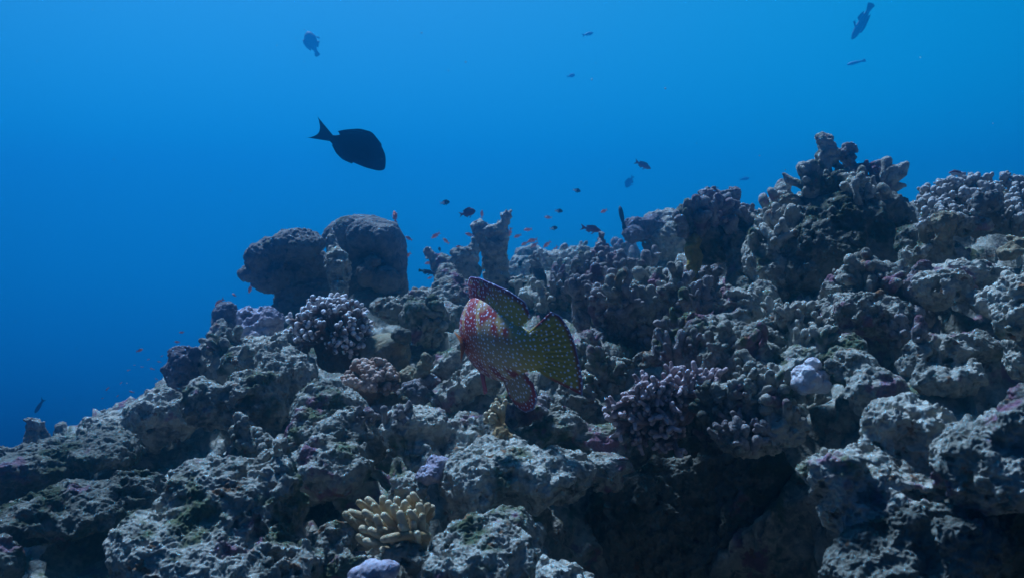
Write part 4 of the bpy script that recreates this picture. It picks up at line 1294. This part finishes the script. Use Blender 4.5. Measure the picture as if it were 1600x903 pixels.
FB(grouper_spine).fin([(0.20, 0.14), (0.30, 0.195), (0.40, 0.21), (0.5, 0.195), (0.62, 0.155), (0.74, 0.104)],
                      [(0.20, 0.20), (0.25, 0.282), (0.33, 0.325), (0.46, 0.328), (0.60, 0.312), (0.71, 0.288), (0.80, 0.240), (0.815, 0.165)], dorsal_col, 0.016, 60, 20, 0.004, rib=0.2).out('dorsal_fin', M_GFIN, GROOT.location, GROOT)
FB(grouper_spine).fin([(0.79, 0.096), (0.805, 0.03), (0.805, -0.03), (0.79, -0.09)],
                      [(0.92, 0.195), (0.962, 0.175), (0.99, 0.12), (1.008, 0.04), (1.012, -0.05), (1.01, -0.13), (0.995, -0.205)], fin_col(OLIVE, OLIVE, sides=0.06, e0=0.86), 0.02, 60, 24, 0.0, rib=0.25).out('tail_fin', M_GFIN, GROOT.location, GROOT)
FB(grouper_spine).fin([(0.50, -0.18), (0.60, -0.15), (0.70, -0.10)],
                      [(0.53, -0.25), (0.58, -0.30), (0.66, -0.318), (0.73, -0.29), (0.765, -0.23), (0.755, -0.16)], fin_col(GREYOL, (0.40, 0.25, 0.17), (0.34, 0.01, 0.02), 0.70, sides=0.2), 0.018, 44, 18, 0.002, rib=0.2).out('anal_fin', M_GFIN, GROOT.location, GROOT)
orange = (0.34, 0.10, 0.03)
for sgn in (-1, 1):
    FB(grouper_spine).fin([(0.30, 0.0), (0.30, -0.03), (0.30, -0.06)], [(0.40, 0.05), (0.43, 0.0), (0.43, -0.06), (0.39, -0.11)],
                          lambda u, v, S, H: lerp((0.60, 0.15, 0.05), (0.75, 0.26, 0.08), v) * (0.8 + 0.2 * np.sin(u * 60))[:, None], 0.012, 26, 12, 0.004, 0.092 * sgn, 0.17 * sgn, rib=0.3).out('pectoral_fin', M_GPLAIN, GROOT.location, GROOT)
    FB(grouper_spine).fin([(0.33, -0.17), (0.37, -0.178)], [(0.42, -0.27), (0.47, -0.25), (0.46, -0.215)], (0.50, 0.06, 0.07), 0.014, 14, 10, 0.0, 0.04 * sgn, 0.085 * sgn).out('pelvic_fin', M_GPLAIN, GROOT.location, GROOT)
    FB(grouper_spine).ball(0.10, 0.062 * sgn, 0.045, 0.018, (0.01, 0.01, 0.012)).out('eye', M_GPLAIN, GROOT.location, GROOT)

# ---- black surgeonfish
M_BLACK = fish_mat('black_fish_skin', 0.8)
M_BLACK.node_tree.nodes['Principled BSDF'].inputs['Specular IOR Level'].default_value = 0.02
DK = (0.008, 0.009, 0.016)


def heading(deg, away=0.0):
    """unit vector: deg 0 = to the right in the picture plane, 90 = up; away > 0 turns the nose from the camera"""
    a, b = math.radians(deg), math.radians(away)
    return np.array([math.cos(a) * math.cos(b), math.sin(b), math.sin(a) * math.cos(b)])


def upof(deg, flip=1):
    a = math.radians(deg)
    return np.array([-math.sin(a), 0, math.cos(a)]) * flip


o = P(552, 234, 2.9)
LnS = 127 * 2.9 / F
sp = straight_spine(LnS, heading(-29, 8), upof(-29), 0.0, P(545.5, 231, 2.9))
s_ = 1 / 127.0
root = thing('surgeonfish', o, 'black surgeonfish with a crescent tail hovering in open water', 'fish')
b = FB(sp)
b.body([0, 0.012, 0.07, 0.2, 0.35, 0.5, 0.62, 0.69, 0.73, 0.76], [0, 5 * s_, 18 * s_, 30 * s_, 34 * s_, 29 * s_, 17 * s_, 8 * s_, 4 * s_, 3.5 * s_], [-3 * s_, -6 * s_, -10 * s_, -14.5 * s_, -17 * s_, -17 * s_, -12 * s_, -8.5 * s_, -6 * s_, -5.5 * s_],
       [0.006, 0.02, 0.045, 0.06, 0.062, 0.052, 0.035, 0.02, 0.012, 0.006], DK, s1=0.76, soften=7).out('body', M_BLACK, root.location, root)
FB(sp).fin([(0.16, 26 * s_), (0.35, 33 * s_), (0.52, 26 * s_), (0.66, 10 * s_)], [(0.18, 30 * s_), (0.35, 39 * s_), (0.5, 34 * s_), (0.64, 22 * s_), (0.715, 13.5 * s_)], DK, 0.012).out('dorsal_fin', M_BLACK, root.location, root)
FB(sp).fin([(0.36, -15 * s_), (0.55, -14 * s_), (0.68, -8 * s_)], [(0.38, -20 * s_), (0.5, -21.5 * s_), (0.6, -18 * s_), (0.70, -9.5 * s_)], DK, 0.012).out('anal_fin', M_BLACK, root.location, root)
FB(sp).fin([(0.735, 4 * s_), (0.745, 0), (0.735, -6 * s_)], [(1.045, 19.5 * s_), (1.01, 18 * s_), (0.975, 14 * s_), (0.925, 6 * s_), (0.905, 0), (0.905, -5 * s_), (0.93, -11 * s_), (0.975, -17 * s_), (1.005, -19 * s_)], DK, 0.014, 40, 12).out('tail_fin', M_BLACK, root.location, root)
for sgn in (-1, 1):
    FB(sp).fin([(0.24, 4 * s_), (0.24, -3 * s_)], [(0.33, 7 * s_), (0.36, 2 * s_), (0.34, -5 * s_)], DK, 0.008, 14, 8, 0, 0.06 * sgn, 0.09 * sgn).out('pectoral_fin', M_BLACK, root.location, root)
    FB(sp).ball(0.085, 0.044 * sgn, 9 * s_, 0.016, (0.05, 0.05, 0.055)).out('eye', M_BLACK, root.location, root)


# ---- smaller fish: one mesh each (a few pixels long)
M_SMALL = fish_mat('small_fish_skin', 0.6)
PROF = {
    'anthias': ([0, 0.04, 0.15, 0.32, 0.5, 0.68, 0.8], [0, 0.05, 0.11, 0.145, 0.125, 0.07, 0.045], [-0.02, -0.05, -0.10, -0.135, -0.12, -0.065, -0.045], [0.01, 0.03, 0.055, 0.065, 0.055, 0.03, 0.012]),
    'deep': ([0, 0.03, 0.12, 0.3, 0.5, 0.68, 0.8], [0, 0.07, 0.17, 0.235, 0.21, 0.10, 0.055], [-0.02, -0.06, -0.14, -0.21, -0.19, -0.09, -0.055], [0.01, 0.035, 0.06, 0.07, 0.06, 0.03, 0.012]),
    'slim': ([0, 0.03, 0.12, 0.3, 0.5, 0.7, 0.82], [0, 0.04, 0.08, 0.10, 0.095, 0.06, 0.05], [-0.02, -0.04, -0.08, -0.10, -0.09, -0.055, -0.05], [0.01, 0.03, 0.06, 0.075, 0.065, 0.035, 0.015]),
}


def small_fish(name, label, cat, kind, px, py, d, length_px, deg, col, away=0, flip=1, tail='fork', group=None, fins=True, col_fin=None):
    Ln = length_px * d / F / max(0.35, math.cos(math.radians(away)))
    up = upof(deg, flip)
    sp = straight_spine(Ln, heading(deg, away), up, RNG.uniform(-0.25, 0.25), P(px, py, d))
    cf = col_fin if col_fin is not None else (col if not callable(col) else col(np.array([0.9]), np.array([0.0]), np.array([0.0]))[0])
    st, tp, bt, wd = PROF[kind]
    f = FB(sp)
    f.body(st, tp, bt, wd, col, ns=26, nc=14, s1=0.8)
    pk = max(tp)
    if tail == 'fork':
        f.fin([(0.76, 0.045), (0.77, -0.045)], [(1.0, 0.16), (0.93, 0.06), (0.89, 0.0), (0.93, -0.06), (1.0, -0.16)], cf, 0.012, 16, 6)
    elif tail == 'fan':
        f.fin([(0.76, 0.045), (0.77, -0.045)], [(0.97, 0.10), (1.0, 0.03), (1.0, -0.03), (0.97, -0.10)], cf, 0.012, 14, 6)
    if fins:
        cd_ = cf if not callable(col) else col(np.array([0.4]), np.array([0.0]), np.array([0.0]))[0]
        f.fin([(0.22, tp[3] * 0.8), (0.45, tp[4]), (0.68, tp[5])], [(0.24, tp[3] + 0.03), (0.35, pk + 0.055), (0.55, tp[4] + 0.045), (0.74, tp[5] + 0.055)], cd_, 0.012, 16, 5)
        f.fin([(0.48, bt[4]), (0.68, bt[5])], [(0.54, bt[4] - 0.07), (0.66, bt[5] - 0.08), (0.74, bt[5] - 0.04)], cd_, 0.012, 12, 5)
        f.fin([(0.30, bt[3] * 0.95), (0.36, bt[3])], [(0.40, bt[3] - 0.10), (0.46, bt[3] - 0.07)], cd_, 0.012, 8, 5)
        f.fin([(0.27, 0.0), (0.27, -0.04)], [(0.42, 0.02), (0.43, -0.05)], cd_, 0.01, 8, 5, 0, wd[3] * 0.9, wd[3] + 0.06)
    o = f.out(name, M_SMALL)
    return tag(o, label, cat, group)


ORG = (0.85, 0.22, 0.09)
GA = 'orange fish swarming over the reef'
ANTH = [  # px, py, length, deg, label, distance
    (617, 339, 20, 100, 'orange fish nosing upward just over the rounded dark boulder coral', 3.9),
    (639, 373, 13, 150, 'orange fish close beside the upper flank of the rounded boulder coral', 4.0),
    (637, 399, 15, 215, 'orange fish low against the flank of the rounded boulder coral', 4.1),
    (681, 368, 17, 215, 'orange fish in open water above the tips of the horn shaped branches', 4.6),
    (697, 377, 13, 140, 'short orange fish above the horn shaped branches, nearest their middle', 4.6),
    (734, 367, 15, 165, 'orange fish just left of the forked column, above the branch end', 4.6),
    (753, 335, 13, 88, 'upright orange fish between the purple fish and the forked column', 4.8),
    (718, 386, 12, 178, 'orange fish resting on the hump of the horn shaped branches', 4.2),
    (736, 410, 15, 210, 'orange fish in the gap under the horn shaped branches', 4.6),
    (670, 411, 13, 190, 'orange fish below the tip of the lowest horn branch', 4.7),
    (672, 434, 9, 200, 'faint orange fish under the small dark wrasse', 5.2),
    (796, 364, 18, 250, 'steep orange fish touching the right edge of the forked column', 4.6),
    (809, 369, 13, 200, 'small orange fish just right of the forked column, level', 4.9),
    (825, 359, 14, 185, 'topmost orange fish over the hazy mound right of the forked column', 4.9),
    (832, 376, 17, 195, 'reddest orange fish above the hazy mound', 4.7),
    (820, 381, 13, 205, 'orange fish low over the left end of the hazy mound', 4.9),
    (835, 383, 14, 215, 'pale orange fish directly under the reddest one', 5.2),
    (855, 382, 16, 220, 'orange fish slanting over the middle of the hazy mound', 4.9),
    (867, 391, 16, 235, 'steep orange fish over the right end of the hazy mound', 5.0),
    (857, 340, 13, 175, 'orange fish midway between two black and white fish', 4.9),
    (944, 330, 13, 205, 'lone orange fish in open water left of the small dark standing fish', 4.6),
    (343, 472, 18, 220, 'red orange fish touching the small round coral head on the left skyline', 3.4),
    (366, 461, 9, 150, 'tiny orange fish in open water left of the overhanging boulder coral', 4.4),
    (391, 451, 15, 250, 'orange fish under the snout of the overhanging boulder coral', 4.0),
    (218, 547, 12, 20, 'brightest orange fish alone in blue water far left of the pillar coral', 3.8),
    (284, 519, 9, 185, 'small orange fish by the outermost dead coral stubs of the left skyline', 4.4),
    (277, 534, 9, 175, 'small orange fish just above the plum pillar coral', 4.4),
]
for px, py, ln, dg, lab, d in ANTH:
    c = np.array(ORG) * RNG.uniform(0.8, 1.1)
    small_fish('orange_fish', lab, 'fish', 'anthias', px, py, d, ln, dg, tuple(c), RNG.uniform(-25, 25), 1 if math.cos(math.radians(dg)) > 0 else -1, group=GA)
for px, py, ln in [(253, 556, 5), (249, 565, 7), (238, 576, 8), (232, 561, 5), (222, 573, 5), (210, 570, 4), (201, 578, 6), (189, 598, 6), (168, 607, 8), (206, 612, 9), (245, 592, 6), (184, 618, 5), (160, 622, 4)]:
    small_fish('orange_fish', 'tiny faint orange fish in the swarm off the left edge of the reef', 'fish', 'anthias', px, py, 5.2, ln, RNG.uniform(150, 230), ORG, 0, -1, group='tiny fish off the left reef edge', fins=False)

CH = [
    (695, 317, 16, 8, 'black and white fish level in open water above the purple fish', 3.6),
    (901, 298, 13, -12, 'topmost black and white fish, high over the hazy mound', 4.2),
    (873, 330, 13, -5, 'middle one of the three black and white fish over the hazy mound', 4.2),
    (865, 357, 13, 10, 'lowest of the three black and white fish over the hazy mound', 4.2),
]


def chromis_col(S, H, sy):
    w = sstep(S, 0.50, 0.54)
    return np.asarray((0.014, 0.013, 0.016)) * (1 - w[:, None]) + np.asarray((0.62, 0.62, 0.6)) * w[:, None]


for px, py, ln, dg, lab, d in CH:
    small_fish('chromis', lab, 'fish', 'deep', px, py, d, ln, dg, chromis_col, RNG.uniform(-15, 15), 1, group='half black half white fish')
small_fish('chromis', 'small black fish hanging in front of the hazy mound', 'fish', 'deep', 813, 413, 4.0, 13, 80, (0.012, 0.012, 0.016), 10, 1)
small_fish('chromis', 'tiny dark fish upright left of the horn shaped branches', 'fish', 'deep', 687, 390, 4.4, 8, 100, (0.02, 0.03, 0.05), 10, 1)

PUR = (0.13, 0.035, 0.07)
small_fish('purple_fish', 'plum coloured fish with ragged fins left above the forked column', 'fish', 'deep', 730, 333, 3.3, 27, 16, PUR, 15, 1, col_fin=(0.15, 0.03, 0.05))
small_fish('purple_fish', 'plum red fish nosing behind the bead topped tower', 'fish', 'anthias', 923, 358, 3.4, 33, -10, PUR, 10, 1, col_fin=(0.20, 0.02, 0.05))
small_fish('purple_fish', 'dull violet fish swimming downward in open water above the skyline', 'fish', 'anthias', 1004, 258, 4.6, 29, -22, (0.10, 0.05, 0.08), 15, 1)
small_fish('grey_blue_fish', 'faded deep bodied fish just below the dull violet one', 'fish', 'deep', 984, 284, 11.5, 22, 240, (0.03, 0.06, 0.09), 15, -1)
small_fish('dark_fish', 'small dark fish standing upright over the skyline by the dark blocky head', 'fish', 'slim', 972, 340, 3.4, 37, 100, (0.02, 0.05, 0.06), 15, 1, tail='fan', fins=False)
small_fish('dark_fish', 'dim oval fish high in the water above the surgeonfish', 'fish', 'deep', 488, 68, 12, 44, 114, (0.02, 0.04, 0.07), 15, 1, tail='fan')
small_fish('dark_fish', 'dim slender fish near the top edge above the summit, nose down', 'fish', 'slim', 1347, 34, 12, 56, 245, (0.03, 0.08, 0.14), 20, 1, tail='fan')  # skin tinted with water blue, haze put into the colour
small_fish('dark_fish', 'barely visible fish below the dim slender fish', 'fish', 'slim', 1338, 98, 14, 26, 190, (0.10, 0.26, 0.42), 20, -1, tail='fan', fins=False)  # paler blue skin has water haze painted in, as on the faint fish below
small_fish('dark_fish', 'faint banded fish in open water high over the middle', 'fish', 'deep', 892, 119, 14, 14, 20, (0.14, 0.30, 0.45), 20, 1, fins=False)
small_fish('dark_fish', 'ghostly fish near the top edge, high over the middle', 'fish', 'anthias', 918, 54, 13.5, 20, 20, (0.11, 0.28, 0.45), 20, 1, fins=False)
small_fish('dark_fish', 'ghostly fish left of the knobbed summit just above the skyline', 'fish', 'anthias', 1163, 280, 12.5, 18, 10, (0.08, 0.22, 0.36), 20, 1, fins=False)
small_fish('dark_fish', 'blurred dark fish diving left above the isolated stump', 'fish', 'slim', 62, 633, 6, 30, 233, (0.02, 0.02, 0.04), 10, -1, fins=False)


def wrasse_col(S, H, sy):
    w = sstep(S, 0.72, 0.9)
    return np.asarray((0.010, 0.012, 0.02)) * (1 - w[:, None]) + np.asarray((0.02, 0.12, 0.07)) * w[:, None]


small_fish('wrasse', 'small black wrasse with a greenish tail beside the horn shaped branches', 'fish', 'slim', 667, 425, 3.7, 26, -12, wrasse_col, 10, 1, tail='fan')


def hawk_col(S, H, sy):
    w = sstep(H, 0.0, 0.03)
    return np.asarray((0.5, 0.48, 0.5)) * (1 - w[:, None]) + np.asarray((0.16, 0.02, 0.02)) * w[:, None]


small_fish('hawkfish', 'white bellied red backed fish perched on the bushy skyline coral', 'fish', 'anthias', 1496, 271, 2.16, 26, 176, hawk_col, 10, -1, tail='fan')

# ------------------------------------------------------------------ specks drifting in the water
Vs, Qs = [], []
octv = np.array([(1, 0, 0), (-1, 0, 0), (0, 1, 0), (0, -1, 0), (0, 0, 1), (0, 0, -1)], float)
octf = [(0, 2, 4), (2, 1, 4), (1, 3, 4), (3, 0, 4), (2, 0, 5), (1, 2, 5), (3, 1, 5), (0, 3, 5)]
for k in range(170):
    p = P(RNG.uniform(-100, 1700), RNG.uniform(-60, 640), RNG.uniform(0.9, 4.0))
    Vs.append(octv * RNG.uniform(0.0005, 0.0013) + p)
    Qs += [tuple(i + 6 * k for i in f) for f in octf]
M_SPECK, _t, _b = new_mat('marine_snow')
_b.inputs['Base Color'].default_value = (0.45, 0.45, 0.42, 1)
tag(mesh_np('marine_snow', np.concatenate(Vs), Qs, M_SPECK), 'fine pale specks drifting in the water', 'particles', kind='stuff')

# ------------------------------------------------------------------ the water itself
hm = bpy.data.materials.new('water_haze')
hm.use_nodes = True
ht = hm.node_tree
ht.nodes.clear()
ho = N(ht, 'ShaderNodeOutputMaterial')
hv = N(ht, 'ShaderNodeVolumePrincipled')
hv.inputs['Color'].default_value = (0.07, 0.60, 1.0, 1)
hv.inputs['Density'].default_value = 0.106
hv.inputs['Anisotropy'].default_value = 0.958
ht.links.new(hv.outputs[0], ho.inputs['Volume'])
x0, x1, y0, y1, z0, z1 = -13, 13, -10, 15.5, -6.0, 6.3
V = np.array([(x, y, z) for x in (x0, x1) for y in (y0, y1) for z in (z0, z1)], float)
Q = np.array([(0, 1, 3, 2), (4, 6, 7, 5), (0, 4, 5, 1), (2, 3, 7, 6), (0, 2, 6, 4), (1, 5, 7, 3)])
tag(mesh_np('haze', V, Q, hm, loc=(0, 8, 0), smooth=False), kind='stuff')
